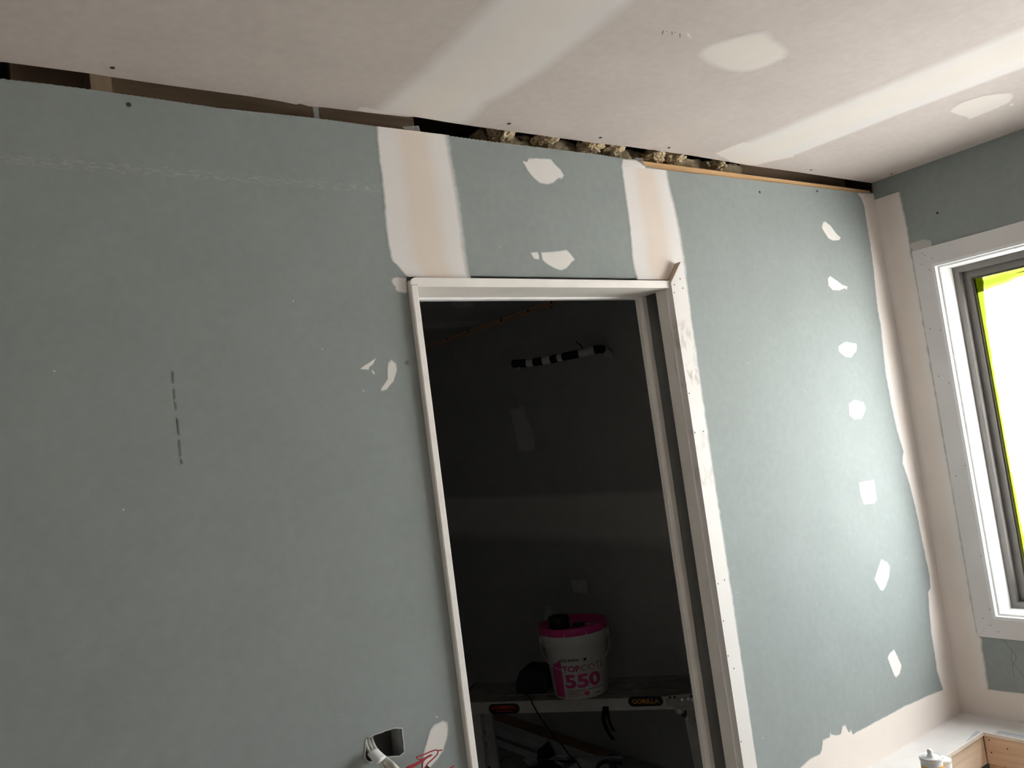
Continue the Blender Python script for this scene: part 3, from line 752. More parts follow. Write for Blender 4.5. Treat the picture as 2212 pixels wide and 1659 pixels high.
# ================================================================== WINDOW
win = empty('window_1', (WX, WY1, WZ0)); tag(win, 'bronze-framed window with white reveals and lime film round the pane', 'window', kind=S)
def casing(name, a0, a1, b1, b0):
    return prism(name, [yz(WX - 0.0, [a0, a1, b1, b0])], Vector((-0.0045, 0, 0)), 'casing', win)
oy1, oy0, oz0, oz1 = cas_y, WY0 - .063, WZ0 - .065, WZ1 + .063
iy1, iy0, iz0, iz1 = WY1 + .004, WY0 - .004, WZ0 - .004, WZ1 + .004
casing('casing', (oy1, oz0), (oy1, oz1), (iy1, iz1), (iy1, iz0))
casing('casing', (oy1 - .0006, oz1), (oy0, oz1), (iy0, iz1), (iy1 - .0006, iz1))
casing('casing', (oy1 - .0006, oz0), (oy0, oz0), (iy0, iz0), (iy1 - .0006, iz0))
casing('casing', (oy0, oz0), (oy0, oz1), (iy0, iz1), (iy0, iz0))
# bright bead round the reveal, then the lining boards
def ring(name, y1, y0, z0, z1, wdt, x0, x1, m):
    for nm, lo, hi in ((name, (x0, y1 - wdt, z0), (x1, y1, z1)), (name, (x0, y0, z0), (x1, y0 + wdt, z1)), (name, (x0, y0 + wdt, z1 - wdt), (x1, y1 - wdt, z1)), (name, (x0, y0 + wdt, z0), (x1, y1 - wdt, z0 + wdt))):
        box(nm, lo, hi, m, win)
ring('bead', WY1 + .004, WY0 - .004, WZ0 - .004, WZ1 + .004, .010, WX - .007, WX + .012, 'white')
ring('reveal', WY1 + .004, WY0 - .004, WZ0 - .004, WZ1 + .004, .016, WX + .0135, WX + .112, 'white')
fy1, fy0, fz0, fz1 = WY1 - .006, WY0 + .006, WZ0 + .006, WZ1 - .006
ring('frame', fy1, fy0, fz0, fz1, .026, WX + .095, WX + .17, 'alu')
ring('sash', fy1 - .0255, fy0 + .0255, fz0 + .0255, fz1 - .0255, .024, WX + .118, WX + .15, 'alu')
ring('seal', fy1 - .049, fy0 + .049, fz0 + .049, fz1 - .049, .006, WX + .125, WX + .14, 'aludark')
ring('highlight_strip', fy1 - .0248, fy0 + .0248, fz0 + .0248, fz1 - .0248, .0018, WX + .0935, WX + .11, 'alu')  # thin strip standing for a highlight line on the frame, in frame metal
gy1, gy0, gz0, gz1 = fy1 - .051, fy0 + .051, fz0 + .051, fz1 - .051
box('pane', (WX + .130, gy0 - .003, gz0 - .003), (WX + .134, gy1 + .003, gz1 + .003), 'glass', win)
def film(pts, fe=.02):
    return patch('film_strip', yz(WX + .1295, pts), nB, 'film', win, thick=.0004, base=.0002, feather=fe, jag=.002, step=.012)
film([(gy1 + .002, gz0), (gy1 + .002, gz1), (gy1 - .034, gz1), (gy1 - .020, gz1 - .2), (gy1 - .016, gz0 + .5), (gy1 - .020, gz0 + .2), (gy1 - .03, gz0 + .12), (gy1 - .036, gz0)], .008)
film([(gy1, gz1 + .002), (gy0, gz1 + .002), (gy0, gz1 - .03), (gy1 - .5, gz1 - .028), (gy1 - .14, gz1 - .036), (gy1 - .09, gz1 - .05), (gy1, gz1 - .055)])
film([(gy1, gz0 - .002), (gy0, gz0 - .002), (gy0, gz0 + .03), (gy1 - .1, gz0 + .045), (gy1, gz0 + .05)])
for (x, y) in crop(*K4, [(1135, 1153), (1155, 1170), (1208, 1188), (1130, 1230), (1187, 1270)]) + crop(1940, 480, 1.765, [(122, 407), (162, 411), (155, 587), (194, 613), (222, 968), (256, 928), (315, 1273), (350, 1476), (323, 1511), (353, 1537), (382, 1562)]):
    disc('nail_hole', onX(x, y, WX - .0045), nB, .0016, .0003, 'hole', win, 8)
for (x, y) in ((2043, 611), (2158, 1269)):
    q = onY(x, y, WY1 - .012); disc('nail_hole', q, nA, .003, .0004, 'cut', win, 8)

# ================================================================== DOORWAY
door = empty('door_1', (xjl, 0, 0)); tag(door, 'primed sliding-door frame around the dark opening', 'door frame', kind=S)
def jamb_profile():
    # closing jamb with a rounded top corner
    r = .012; pts = [Vector((xji, -JT, 0)), Vector((xji, -JT, zh0 - .0005))]
    return pts
box('closing_jamb', (xjl + .0008, -JT, 0), (xji, T, zh0 + .004), 'jamb', door, .0012)
box('jamb_edge', (xjl - .0006, -JT + .0012, 0), (xjl + .0008, 0.006, zh1 - .008), 'jamb', door)
hl = [Vector((xjl, -JT, zh0 + .0045)), Vector((xjl, -JT, zh1 - .012)), Vector((xjl + .003, -JT, zh1 - .004)), Vector((xjl + .011, -JT, zh1)), Vector((xr + .012, -JT, zh1)), Vector((xr + .012, -JT, zh0)), Vector((xji, -JT, zh0)), Vector((xji, -JT, zh0 + .0045))]
prism('head_jamb', [hl], Vector((0, T + JT, 0)), 'jamb', door)
zb_ = onY(1150, 630, T - .012).z
box('head_stop', (xji, T - .016, zh0 - .005), (xr, T + .004, zh0 + .0005), 'white', door, .001)
ys1 = onX(1417, 640, xr).y; ys2 = onX(1386, 640, xr).y; ys3 = onX(1372, 640, xr).y
box('split_jamb', (xr, -.002, 0), (xr + .018, ys1, zh0), 'jamb', door, .001)
box('split_jamb', (xr, ys2, 0), (xr + .018, ys3, zh0), 'jamb', door, .001)
box('jamb_bead', (xr - .0015, -.0035, 0), (xr + .006, .0005, zh0), 'pvc', door, .0008)
box('jamb_bead', (xr - .004, ys3 - .014, 0), (xr + .0005, ys3, zh0), 'jamb', door, .0008)
box('pocket_liner', (xr + .45, .012, 0), (xr + .46, T - .012, zn), 'pine_z', door)
# right-hand trim with a mitred top
ty = -.021
a = onY(1450, 611, ty); b = onY(1474.5, 566, ty); c_ = onY(1636, 1659, ty)
xo = onY(1482, 640, ty).x
trim = prism('trim_1', [[Vector((xr + .0045, ty, 0)), Vector((xr + .0045, ty, a.z)), Vector((xo - .001, ty, b.z)), Vector((xo, ty, b.z - .002)), Vector((xo, ty, 0))]], Vector((0, .0205, 0)), 'smudge')
tag(trim, 'white primed door trim with mitred top and brown smudges', 'door trim', kind=S)
prism('mitre_face', [[Vector((xr + .0043, ty + .0006, a.z + .0003)), Vector((xo - .001, ty + .0006, b.z + .0003)), Vector((xo - .001, ty + .0006, b.z + .0008)), Vector((xr + .0043, ty + .0006, a.z + .0008))]], Vector((0, .019, 0)), 'jambedge', trim)
for (x, y) in crop(1320, 560, 5.53, [(825, 233), (757, 304), (857, 345), (755, 398), (933, 1602)]) + crop(*K7, [(1983, 897), (2024, 1168), (2082, 1160)]) + crop(900, 1220, 3.072, [(2043, 102), (2000, 126), (2036, 373), (2067, 605), (2105, 688), (2153, 1173)]):
    disc('nail_hole', onY(x, y, ty), nA, .0020, .0003, 'hole', trim, 8)

# ================================================================== BATH LEDGE
led = empty('bath_ledge', (2.75, -.07, 0)); tag(led, 'white sheeted bath ledge on pine framing in the room corner', 'bath ledge')
ZL = 0.555; xl = onZ(2119, 1580, ZL).x; yl = onZ(2085, 1605, ZL).y
prism('ledge_sheet', [[Vector((1.86, .001, ZL - .009)), Vector((1.86, yl, ZL - .009)), Vector((xl, yl, ZL - .009)), Vector((xl, -1.9, ZL - .009)), Vector((WX + .001, -1.9, ZL - .009)), Vector((WX + .001, .001, ZL - .009))]], Vector((0, 0, .009)), 'cement', led)
box('ledge_sheet', (1.86, -1.9, ZL - .009), (2.06, yl - .001, ZL), 'cement', led)
box('edge_strip', (2.062, yl - .004, ZL - .010), (xl - .001, yl + .001, ZL + .0004), 'edgecard', led)
box('edge_strip', (xl - .004, -1.9, ZL - .010), (xl + .001, yl - .004, ZL + .0004), 'edgecard', led)
box('rail', (1.87, yl + .003, ZL - .10), (xl + .004, yl + .038, ZL - .0125), 'pine_x', led, .0015)
box('rail', (xl + .003, -1.9, ZL - .10), (xl + .038, yl + .001, ZL - .0125), 'pine_y', led, .0015)
box('rail', (1.875, -1.9, ZL - .10), (1.91, yl + .002, ZL - .0095), 'pine_y', led, .0015)
box('rail', (2.015, -1.9, ZL - .10), (2.05, yl + .002, ZL - .0095), 'pine_y', led, .0015)
for y in (yl - .045, -.62, -1.2, -1.85): box('stud', (xl + .006, y, 0), (xl + .041, y + .045, ZL - .101), 'pine_z', led, .0015)
for x in (2.1, 2.4): box('stud', (x, yl + .006, 0), (x + .045, yl + .041, ZL - .101), 'pine_z', led, .0015)
for y in (-.25, -.9, -1.6): box('stud', (1.88, y, 0), (2.04, y + .045, ZL - .101), 'pine_z', led, .0015)
box('backing_board', (xl + .045, -1.9, 0), (xl + .055, yl, ZL - .02), 'pine_z', led)
for (x, y) in crop(1940, 1480, 8.13, [(1595, 965), (1640, 1183), (1920, 1122)]): disc('nail_hole', onX(x, y, xl + .003), nB, .0022, .0004, 'hole', led, 8)
q1, q2 = onZ(2165, 1574, ZL), onZ(2212, 1588, ZL)
patch('bare_patch', [Vector((xl + .001, q1.y, ZL)), Vector((xl + .032, q1.y, ZL)), Vector((xl + .034, q1.y - .5, ZL)), Vector((xl + .001, q1.y - .5, ZL))], Vector((0, 0, 1)), 'barecement', led, thick=.0004, feather=.002)
q1 = onZ(2108, 1583, ZL)
patch('bare_patch', [Vector((xl - .002, yl + .002, ZL)), Vector((xl - .002, yl + .018, ZL)), Vector((xl - .05, yl + .012, ZL)), Vector((xl - .11, yl + .001, ZL))], Vector((0, 0, 1)), 'barecement', led, thick=.0004, feather=.002)

# sealant cartridges standing on the front ledge
def cartridge(px, py, zt, r, label):
    q = onZ(px, py, zt); base = Vector((q.x, q.y, ZL)); hgt = zt - ZL
    e = empty('sealant_cartridge', base); tag(e, label, 'sealant cartridge', 'cartridges on the bath ledge')
    lathe('tube_body', [(r, 0), (r, hgt - .002), (r * .98, hgt)], 32, 'pvc', e, base)
    lathe('label_sleeve', [(r * 1.004, .02), (r * 1.012, .021), (r * 1.012, hgt - .019), (r * 1.004, hgt - .018)], 32, 'amber', e, base)
    lathe('end_cap', [(r * 1.0, hgt - .008), (r * 1.04, hgt - .007), (r * 1.04, hgt), (r * .97, hgt + .0015), (r * .9, hgt - .001), (r * .3, hgt)], 32, 'pvc', e, base)
    return e, base, hgt, r
e, base, hgt, r = cartridge(2010, 1634, .770, .0245, 'white sealant cartridge with an amber label and stub nozzle')
lathe('nozzle', [(.0085, -.001), (.0075, .004), (.0062, .006), (.006, .014), (.0045, .017)], 16, 'pvc', e, base + Vector((0, 0, hgt)))
dv = (CAM - base); dv.z = 0; dv.normalize(); sv = Vector((-dv.y, dv.x, 0))
def cyl_fn(b, R, dirv, sidev): return lambda x, y: b + dirv * (R * math.cos(x / R)) + sidev * (R * math.sin(x / R)) + Vector((0, 0, y))
# second one close behind, turned so its label does not show
qb = onP(2031, 1638, base - dv * .054, dv)
e2 = empty('sealant_cartridge', Vector((qb.x, qb.y, ZL))); tag(e2, 'plain white sealant cartridge close behind the amber-labelled one', 'sealant cartridge', 'cartridges on the bath ledge')
b2 = Vector((qb.x, qb.y, ZL)); h2 = qb.z - ZL; r2 = .0235
lathe('tube_body', [(r2, 0), (r2, h2 - .002), (r2 * .98, h2)], 32, 'pvc', e2, b2)
lathe('end_cap', [(r2 * 1.0, h2 - .008), (r2 * 1.04, h2 - .007), (r2 * 1.04, h2), (r2 * .97, h2 + .0015), (r2 * .9, h2 - .001), (r2 * .3, h2)], 32, 'pvc', e2, b2)

# ================================================================== CABLES AT THE CUT-OUT
def cab(pts, y0, y1):
    n = len(pts); q = crop(*K8, pts)
    return [onY(x, y, y0 + (y1 - y0) * min(1, i / (n - 1) * 1.2)) for i, (x, y) in enumerate(q)]
cb = empty('electrical_cable', onY(812, 1640, -.02)); tag(cb, 'pair of off-white cables taped together leaving the wall cut-out', 'cable')
tube('cable_sheath', cab([(510, 600), (530, 690), (580, 790), (640, 870), (720, 930), (790, 985), (860, 1050)], .035, -.045), .0056, 'cable', cb)
tube('cable_sheath', cab([(555, 590), (565, 680), (610, 770), (690, 850), (760, 905), (830, 965), (900, 1040)], .040, -.052), .0056, 'cable', cb)
tube('cable_sheath', cab([(500, 650), (512, 730), (560, 820), (620, 890), (690, 960), (740, 1030)], .020, -.038), .0022, 'cable', cb)
tube('tape_wrap', cab([(585, 800), (640, 862), (690, 905)], -.012, -.034), .0125, 'pvc', cb, seg=12, k=3, flat=0.62)
rw = empty('red_wire', onY(900, 1650, -.03)); tag(rw, 'tangled dark red wires curling up beside the cut-out', 'wire')
def rp_(pts, y): return [onY(*q, y) for q in crop(*K8, pts)]
tube('wire_strand', rp_([(1410, 776), (1370, 780), (1330, 776), (1270, 795), (1190, 830), (1115, 855), (1110, 872), (1150, 885), (1200, 880), (1240, 850), (1285, 832)], -.03), .0013, 'red', rw)
tube('wire_strand', rp_([(1362, 785), (1350, 830), (1290, 890), (1245, 930), (1215, 975), (1190, 1040)], -.034), .0013, 'red', rw)
tube('wire_strand', rp_([(1285, 838), (1225, 870), (1185, 910), (1172, 960), (1178, 1040)], -.026), .0013, 'red', rw)
tube('wire_bundle', rp_([(1245, 850), (1200, 880), (1150, 915), (1080, 955), (1010, 990), (950, 1040)], -.03), .0034, 'red', rw, taper=lambda t: .45 + .9 * t)
tube('bare_core', rp_([(1295, 830), (1286, 834)], -.03), .0012, 'galv', rw, k=1)
tag(tube('dark_wire', rp_([(1550, 966), (1525, 982), (1490, 1010), (1440, 1060)], -.03), .0016, 'red'), 'short dark red wire end close to the door jamb', 'wire')
tag(disc('cable_gland', onY(*crop(*K8, [(1225, 1000)])[0], -.012), nA, .006, .006, 'black', None), 'small black cable end under the red wires', 'cable')

# ================================================================== ROOM BEYOND: wall details
trim2 = box('trim_2', (X2 - .004, T, X2top + .001), (X2 + .02, Y2, X2top + .011), 'pine_y'); tag(trim2, 'brown timber strip where the dark wall meets its ceiling', 'timber strip', kind=S)
box('upper_strip', (X2 - .004, T, X2top + .014), (X2 + .02, Y2, H + .012), 'pine_y', trim2)
for (x, y) in crop(*K7, [(305, 478), (680, 357), (865, 280), (1033, 258), (450, 415)]): 
    q = onX(x, y, X2); disc('screw', Vector((X2 - .004, q.y, X2top + .02)), nB, .008, .001, 'hole', trim2, 8)
for (x, y) in crop(*K7, [(200, 567), (440, 485), (1032, 298)]): screw(onX(x, y, X2), nB, wside, r=.006)
def pS(pts): return [onX(*q, X2) for q in pts]
jt = pS([(930, 1072), (1100, 1068), (1300, 1060), (1470, 1052)]); jb = pS([(940, 1168), (1100, 1172), (1300, 1182), (1480, 1194)])
band('joint_compound', [Vector((X2, Y2 - .01, jt[0].z))] + jt + [Vector((X2, T, jt[-1].z))], [Vector((X2, Y2 - .01, jb[0].z))] + jb + [Vector((X2, T, jb[-1].z))], nB, 'compgrey', wside, fl=.15, fr=.35, jag=.004)
patch('compound_patch', pS(crop(*K7, [(745, 1010), (830, 980), (850, 1040), (900, 1150), (918, 1220), (915, 1280), (880, 1300), (805, 1300), (785, 1200), (760, 1100)])), nB, 'compgrey', wside, feather=.01, step=.02)
patch('compound_patch', pS(crop(1100, 1200, 4.88, [(370, 640), (390, 520), (430, 520), (470, 640), (470, 720), (360, 720)])), nB, 'compgrey', wside, feather=.02, step=.02)
patch('compound_patch', [onZ(*q, H) for q in crop(*K7, [(310, 285), (350, 258), (450, 250), (515, 272), (480, 300), (400, 310)])], nC, 'compgrey', ceiling2, feather=.02, step=.03)
band('joint_compound', [onZ(*q, H) for q in crop(*K7, [(100, 398), (350, 395), (560, 395)])], [onZ(*q, H) for q in crop(*K7, [(110, 450), (350, 445), (480, 430)])], nC, 'compgrey', ceiling2, rows=40)
# wall plate hanging off its cable
q = [onX(*z, X2 - .02) for z in ((1233, 1252), (1264, 1251), (1269, 1282), (1238, 1279))]
sp = empty('switch_plate', (X2, q[0].y, q[2].z)); tag(sp, 'white square wall plate standing off the dark wall above the bucket', 'wall plate')
prism('cover', [q], Vector((.009, 0, 0)), 'pvc', sp)
cq = sum(q, Vector()) / 4
disc('button', cq, nB, .006, .004, 'bucket', sp)
box('back_box', (X2 - .012, cq.y - .03, cq.z - .03), (X2, cq.y + .03, cq.z + .03), 'pvc', sp)

# taped refrigerant pipe
pp = empty('refrigerant_pipe', onX(1318, 768, X2)); tag(pp, 'pipe wrapped in black and white tape poking out of the dark wall', 'pipe')
cpx = [(1330, 772), (1316, 766), (1306, 757), (1296, 754), (1283, 756), (1262, 762), (1240, 766), (1225, 769), (1212, 772), (1198, 775), (1182, 778), (1162, 781), (1144, 784), (1125, 785), (1108, 786)]
d0 = (onX(1322, 770, X2) - CAM).dot(M[2]); 
cps = []
for i, (x, y) in enumerate(cpx):
    t = i / (len(cpx) - 1); d = d0 + .03 - .12 * min(1, t * 4) + .25 * max(0, t - .25)
    cps.append(atD(x, y, d))
full = smooth_path(cps, 6)
cuts = [0, .14, .27, .40, .545, .60, .69, .775, .86, .92, 1.0]
cuts = [0, 15, 24, 33, 46, 51, 57, 63, 69, 74, 84]
for i, (a, b) in enumerate(zip(cuts, cuts[1:])):
    seg = full[a:b + 1]
    tube('tape_wrap', seg, .0195 + (.001 if i % 2 else 0), 'pvc' if i % 2 == 0 else 'black', pp, seg=14, k=1)
tube('control_wire', [atD(1255, 768, d0), atD(1258, 752, d0 + .02), atD(1250, 742, d0 + .03), atD(1244, 738, d0 + .03)], .003, 'black', pp)
tube('tape_tail', [atD(1121, 792, d0 + .05), atD(1120, 797, d0 + .05), atD(1112, 799, d0 + .05)], .002, 'pvc', pp)

# ================================================================== WORK PLATFORM
ZP = 0.52
fl_ = onZ(1015, 1518, ZP); frt = onZ(1439, 1505, ZP)
U = (frt - fl_); U.z = 0; U.normalize(); V = Vector((-U.y, U.x, 0)); Zv = Vector((0, 0, 1))
P0 = fl_ - U * .085; LEN = (onZ(1498, 1503, ZP) - P0).dot(U); WID = .305
wp = empty('work_platform', Vector((P0.x, P0.y, 0)) + U * LEN / 2 + V * WID / 2); tag(wp, 'folding aluminium work platform carrying the paint-spattered bucket', 'work platform')
RH = .053
obox('rail', P0 - Zv * RH, U * LEN, V * .022, Zv * (RH - .0005), 'alum', wp, .002)
obox('rail', P0 + V * (WID - .022) - Zv * RH, U * LEN, V * .022, Zv * (RH - .0005), 'alum', wp, .002)
obox('end_cap', P0 - U * .008 - Zv * RH, U * .0085, V * WID, Zv * RH, 'black', wp, .002)
obox('end_cap', P0 + U * LEN - Zv * RH, U * .0085, V * WID, Zv * RH, 'black', wp, .002)
ns_ = 7
for i in range(ns_):
    s = .002 + (WID - .004) * i / ns_
    obox('deck_slat', P0 + V * (s + .002) - Zv * (.007 if i % 2 else .005), U * LEN, V * ((WID - .004) / ns_ - .004), Zv * .005, 'deck', wp, .001)
def leg(a, b):
    d = (b - a); s = U * .022; t = V * .011
    vs_ = [a - s - t, a + s - t, a + s + t, a - s + t, b - s - t, b + s - t, b + s + t, b - s + t]
    o = meshobj('leg', vs_, [(0, 1, 2, 3), (4, 5, 6, 7), (0, 1, 5, 4), (1, 2, 6, 5), (2, 3, 7, 6), (3, 0, 4, 7)], 'alum', wp)
    f = obox('rubber_foot', b - s * 1.4 - t * 1.4 - Zv * .0, s * 2.8, t * 2.8, Zv * .03, 'black', o, .003)
for sgn, e0 in ((0, .105), (1, LEN - .03)):
    for vv in (.012, WID - .012):
        e0 = e0 if (sgn or vv < .1) else .04
        a = P0 + U * e0 + V * vv - Zv * .04
        b = P0 + U * (e0 + (0 if sgn == 0 else .03)) + V * (vv + (-.02 if vv < .1 else .02)); b.z = 0.0
        leg(a, b)
# hinge plates
fn_ = -V
def pF(pts, off): return [onP(x, y, P0 - V * off, V) for x, y in pts]
KH = (1250, 1460, 7.135)
hp = prism('hinge_plate', [pF(crop(*KH, [(1345, 320), (1360, 308), (1560, 290), (1745, 275), (1775, 470), (1630, 505), (1618, 560), (1590, 592), (1555, 600), (1515, 585), (1490, 545), (1460, 490), (1430, 465), (1390, 460), (1350, 435)]), .003)], V * .003, 'galv', wp)
for z in ((1555, 545), (1405, 330), (1595, 365), (1690, 352), (1735, 315), (1750, 365), (1480, 330)):
    qq = onP(*crop(*KH, [z])[0], P0 - V * .003, V); disc('rivet', qq, fn_, .006 if z[0] != 1555 else .011, .003, 'screw' if z[0] in (1405, 1735, 1480) else 'chrome', hp, 10)
prism('hinge_arm', [pF(crop(*KH, [(1660, 545), (1790, 485), (1840, 500), (1880, 940), (1790, 810), (1705, 740), (1690, 640)]), .006)], V * .003, 'galv', wp)
prism('hinge_arm', [pF(crop(*KH, [(1570, 610), (1640, 520), (1680, 545), (1650, 665)]), .001)], V * .002, 'screw', wp)
# stickers on the rail
def sticker(cx, cy, wpx, hpx, slope, text, m, sub=None):
    cc = onP(cx, cy, P0, V); sx = (onP(cx + wpx, cy + slope * wpx, P0, V) - cc); hw = sx.length; ux = U
    hh = (onP(cx, cy + hpx, P0, V) - cc).length
    loop = []
    for k in range(28):
        a = 2 * math.pi * k / 28; ca, sa = math.cos(a), math.sin(a)
        ex = (hw - hh) * (1 if ca >= 0 else -1)
        loop.append(cc + ux * (ex + hh * ca) + Zv * hh * sa)
    st = prism('sticker', [loop], -V * .0006, 'black', wp)
    f = lambda x, y: cc + ux * x + Zv * y - V * .0010
    y0, y1 = (-.45 * hh, .45 * hh) if not sub else (-.05 * hh, .6 * hh)
    fit_text(text, -hw * .78, hw * .78, y0, y1, f, 'lettering', m, st, bold=.03)
    if sub: meshobj('label_print', [f(-hw * .5, -.5 * hh), f(hw * .5, -.5 * hh), f(hw * .5, -.36 * hh), f(-hw * .5, -.36 * hh)], [(0, 1, 2, 3)], m, st)
sticker(1394.5, 1514.8, 38, 11.0, -.035, 'GORILLA', 'orange')
sticker(1089, 1531, 33.5, 11.0, -.05, 'DOMESTIC', 'redprint', True)
# black strap hung from the rail
sw = U * .012
tag(ribbon('hanging_strap', [onP(x, y, P0 - V * .004, V) for x, y in ((1307, 1526), (1304, 1550), (1309, 1570), (1317, 1585), (1325, 1598))], sw * .8, -V * .002, 'blackcloth'), 'black webbing strap hanging from the platform rail', 'strap')
tag(ribbon('hanging_strap', [onP(x, y, P0 - V * .008, V) for x, y in ((1311, 1526), (1314, 1550), (1320, 1568), (1327, 1580))], sw * .6, -V * .002, 'blackcloth'), 'shorter black strap end overlapping the longer webbing strap', 'strap')

# ================================================================== BUCKET
fb = onZ(1259, 1512, ZP + .001); vd = (fb - CAM); vd.z = 0; vd.normalize()
R0, R1, HB = .120, .143, .305
bc = fb + vd * (R0 + .002); bc.z = ZP + .001
bk = empty('bucket', bc); tag(bk, 'white plastic bucket with magenta lid and magenta printed label', 'bucket')
def Rz(z): return R0 + (R1 - R0) * z / HB
lathe('body', [(R0 - .006, 0), (R0, .006), (Rz(.22), .22), (Rz(.222) + .004, .224), (R1 + .006, .228), (R1 + .008, HB - .022), (R1 + .004, HB - .012), (R1 - .004, HB - .012)], 64, 'bucket', bk, bc)
lathe('lid', [(R1 + .006, HB - .028), (R1 + .0115, HB - .026), (R1 + .0115, HB), (R1 + .008, HB + .006), (R1 + .001, HB + .006), (R1 - .004, HB - .006), (.01, HB - .008)], 64, 'pink', bk, bc)
sd = Vector((vd.y, -vd.x, 0))           # to the right as seen from the doorway
def on_b(off=.0008): 
    return lambda x, y: bc - vd * ((Rz(y) + off) * math.cos(x / Rz(y))) + sd * ((Rz(y) + off) * math.sin(x / Rz(y))) + Zv * y
fnb = on_b(.0010)
# magenta side panel of the label
vv_, ff_ = [], []
for i in range(9):
    for j in range(7):
        z = .012 + (.175 - .012) * i / 8
        xr_ = -.078 + .0 * z; xl_ = -.135 - .0 * z
        if z > .15: xl_ = xl_ + (z - .15) / .025 * (.05)
        vv_.append(on_b(.0006)(xl_ + (xr_ - xl_) * j / 6, z))
for i in range(8):
    for j in range(6): a = i * 7 + j; ff_.append((a, a + 1, a + 8, a + 7))
meshobj('label_panel', vv_, ff_, 'print', bk)
fit_text('USG BORAL', -.076, .008, .168, .180, fnb, 'lettering', 'printblk', bk, .03, .008)
fit_text('TOP', -.074, .006, .122, .150, fnb, 'lettering', 'print', bk, .03, .008)
fit_text('COTE', .010, .125, .122, .150, fnb, 'lettering', 'printgrey', bk, .0, .008)
fit_text('550', -.068, .096, .052, .112, fnb, 'lettering', 'print', bk, .035, .008)
def strip(x0, x1, y0, y1, m, nm='label_print'):
    n = max(1, int((x1 - x0) / .008)); v = []; f = []
    for i in range(n + 1):
        x = x0 + (x1 - x0) * i / n; v += [fnb(x, y0), fnb(x, y1)]
    for i in range(n): f.append((2 * i, 2 * i + 2, 2 * i + 3, 2 * i + 1))
    meshobj(nm, v, f, m, bk)
strip(-.066, .020, .040, .043, 'printgrey'); strip(.028, .108, .040, .043, 'printgrey'); strip(.060, .088, .018, .022, 'printgrey'); strip(-.066, -.012, .031, .0335, 'printgrey'); strip(-.066, .005, .025, .0265, 'printgrey'); strip(-.066, .002, .020, .0215, 'printgrey'); strip(-.066, -.02, .015, .0165, 'printgrey')
# small map-like blot and logo chips
meshobj('label_print', [fnb(.022 + .012 * math.cos(t * .7), .026 + .010 * math.sin(t * .7) * (1.2 if t % 2 else .8)) for t in range(9)], [tuple(range(9))], 'print', bk)
meshobj('logo', [fnb(.012, .174), fnb(.020, .180), fnb(.026, .172), fnb(.018, .166)], [(0, 1, 2, 3)], 'printgold', bk)
meshobj('logo', [fnb(.026, .165), fnb(.026, .176), fnb(.040, .180), fnb(.040, .169)], [(0, 1, 2, 3)], 'printblk', bk)
# ears and wire handle
ear = bc - sd * (R1 + .006) + Zv * (HB - .06); disc('ear', ear, -sd, .016, .008, 'bucket', bk, 16)
ear2 = bc + sd * (R1 + .006) + Zv * (HB - .06); disc('ear', ear2, sd, .016, .008, 'bucket', bk, 16)
hpts = []
for k in range(13):
    a = math.pi * k / 12
    hpts.append(bc - sd * ((R1 + .013) * math.cos(a)) - vd * ((R1 + .004) * math.sin(a)) + Zv * (HB - .06 - .12 * math.sin(a) ** .8))
tube('handle', hpts, .0016, 'bucket', bk, seg=6, k=2)
# lid clips
for k in range(10):
    a = 2 * math.pi * k / 10; dd = Vector((math.cos(a), math.sin(a), 0))
    obox('lid_tab', bc + dd * (R1 + .0112) + Zv * (HB - .026) - dd.cross(Zv) * .001, dd * .0015, dd.cross(Zv) * .002, Zv * .012, 'bucket', bk)
zl = bc.z + HB - .006
# tape roll and scraper on the lid
q = onZ(1214, 1352, zl + .02); q = Vector((bc.x, bc.y, zl)) - sd * .058 - vd * .035
tr = lathe('tape_roll', [(.022, 0), (.046, 0), (.047, .004), (.047, .046), (.046, .050), (.024, .050), (.022, .046)], 32, 'black', None, q, closed=True)
tag(tr, 'roll of black tape lying on the magenta bucket lid', 'tape roll')
q = Vector((bc.x, bc.y, zl)) + sd * .0 - vd * .045
sc_ = empty('hand_scraper', q); tag(sc_, 'small black tool lying beside the tape roll on the lid', 'tool')
obox('grip', q - vd * .01, sd * .055, vd * .018, Zv * .014, 'black', sc_, .004)
obox('blade', q + sd * .052 - vd * .004, sd * .03, vd * .012, Zv * .003, 'chrome', sc_, .0008)

# ================================================================== TOOL CASE, CORD
q = onZ(1146, 1499, ZP + .002); 
tc0 = q - U * .058
t_ = empty('site_radio', q); tag(t_, 'squat dark green-black case standing beside the bucket', 'case')
prof = [(0, 0), (.118, 0), (.125, .012), (.125, .07), (.105, .098), (.03, .110), (.006, .085), (-.004, .02)]
pl = [tc0 + U * (a * 1.22 - .01) + Zv * b for a, b in [(0, .002), (.115, 0), (.125, .03), (.122, .075), (.10, .104), (.045, .112), (.022, .10), (.004, .06), (-.004, .02)]]
bm = bmesh.new(); va = [bm.verts.new(p) for p in pl]; vb = [bm.verts.new(p + V * .13) for p in pl]
bm.faces.new(va); bm.faces.new(vb)
for i in range(len(pl)): bm.faces.new((va[i], va[(i + 1) % len(pl)], vb[(i + 1) % len(pl)], vb[i]))
bmesh.ops.recalc_face_normals(bm, faces=bm.faces)
bmesh.ops.bevel(bm, geom=bm.edges[:], offset=.006, segments=2, profile=.5, affect='EDGES')
bmobj('shell', bm, 'greenblack', t_)
obox('seam', tc0 + U * .002 + Zv * .055 - V * .0012, U * .135, V * .0015, Zv * .003, 'black', t_)
tube('carry_handle', [tc0 + U * .05 + V * .06 + Zv * .108, tc0 + U * .06 + V * .06 + Zv * .122, tc0 + U * .10 + V * .06 + Zv * .118, tc0 + U * .118 + V * .06 + Zv * .10], .005, 'black', t_)
ca = onZ(1133, 1502, ZP + .006)
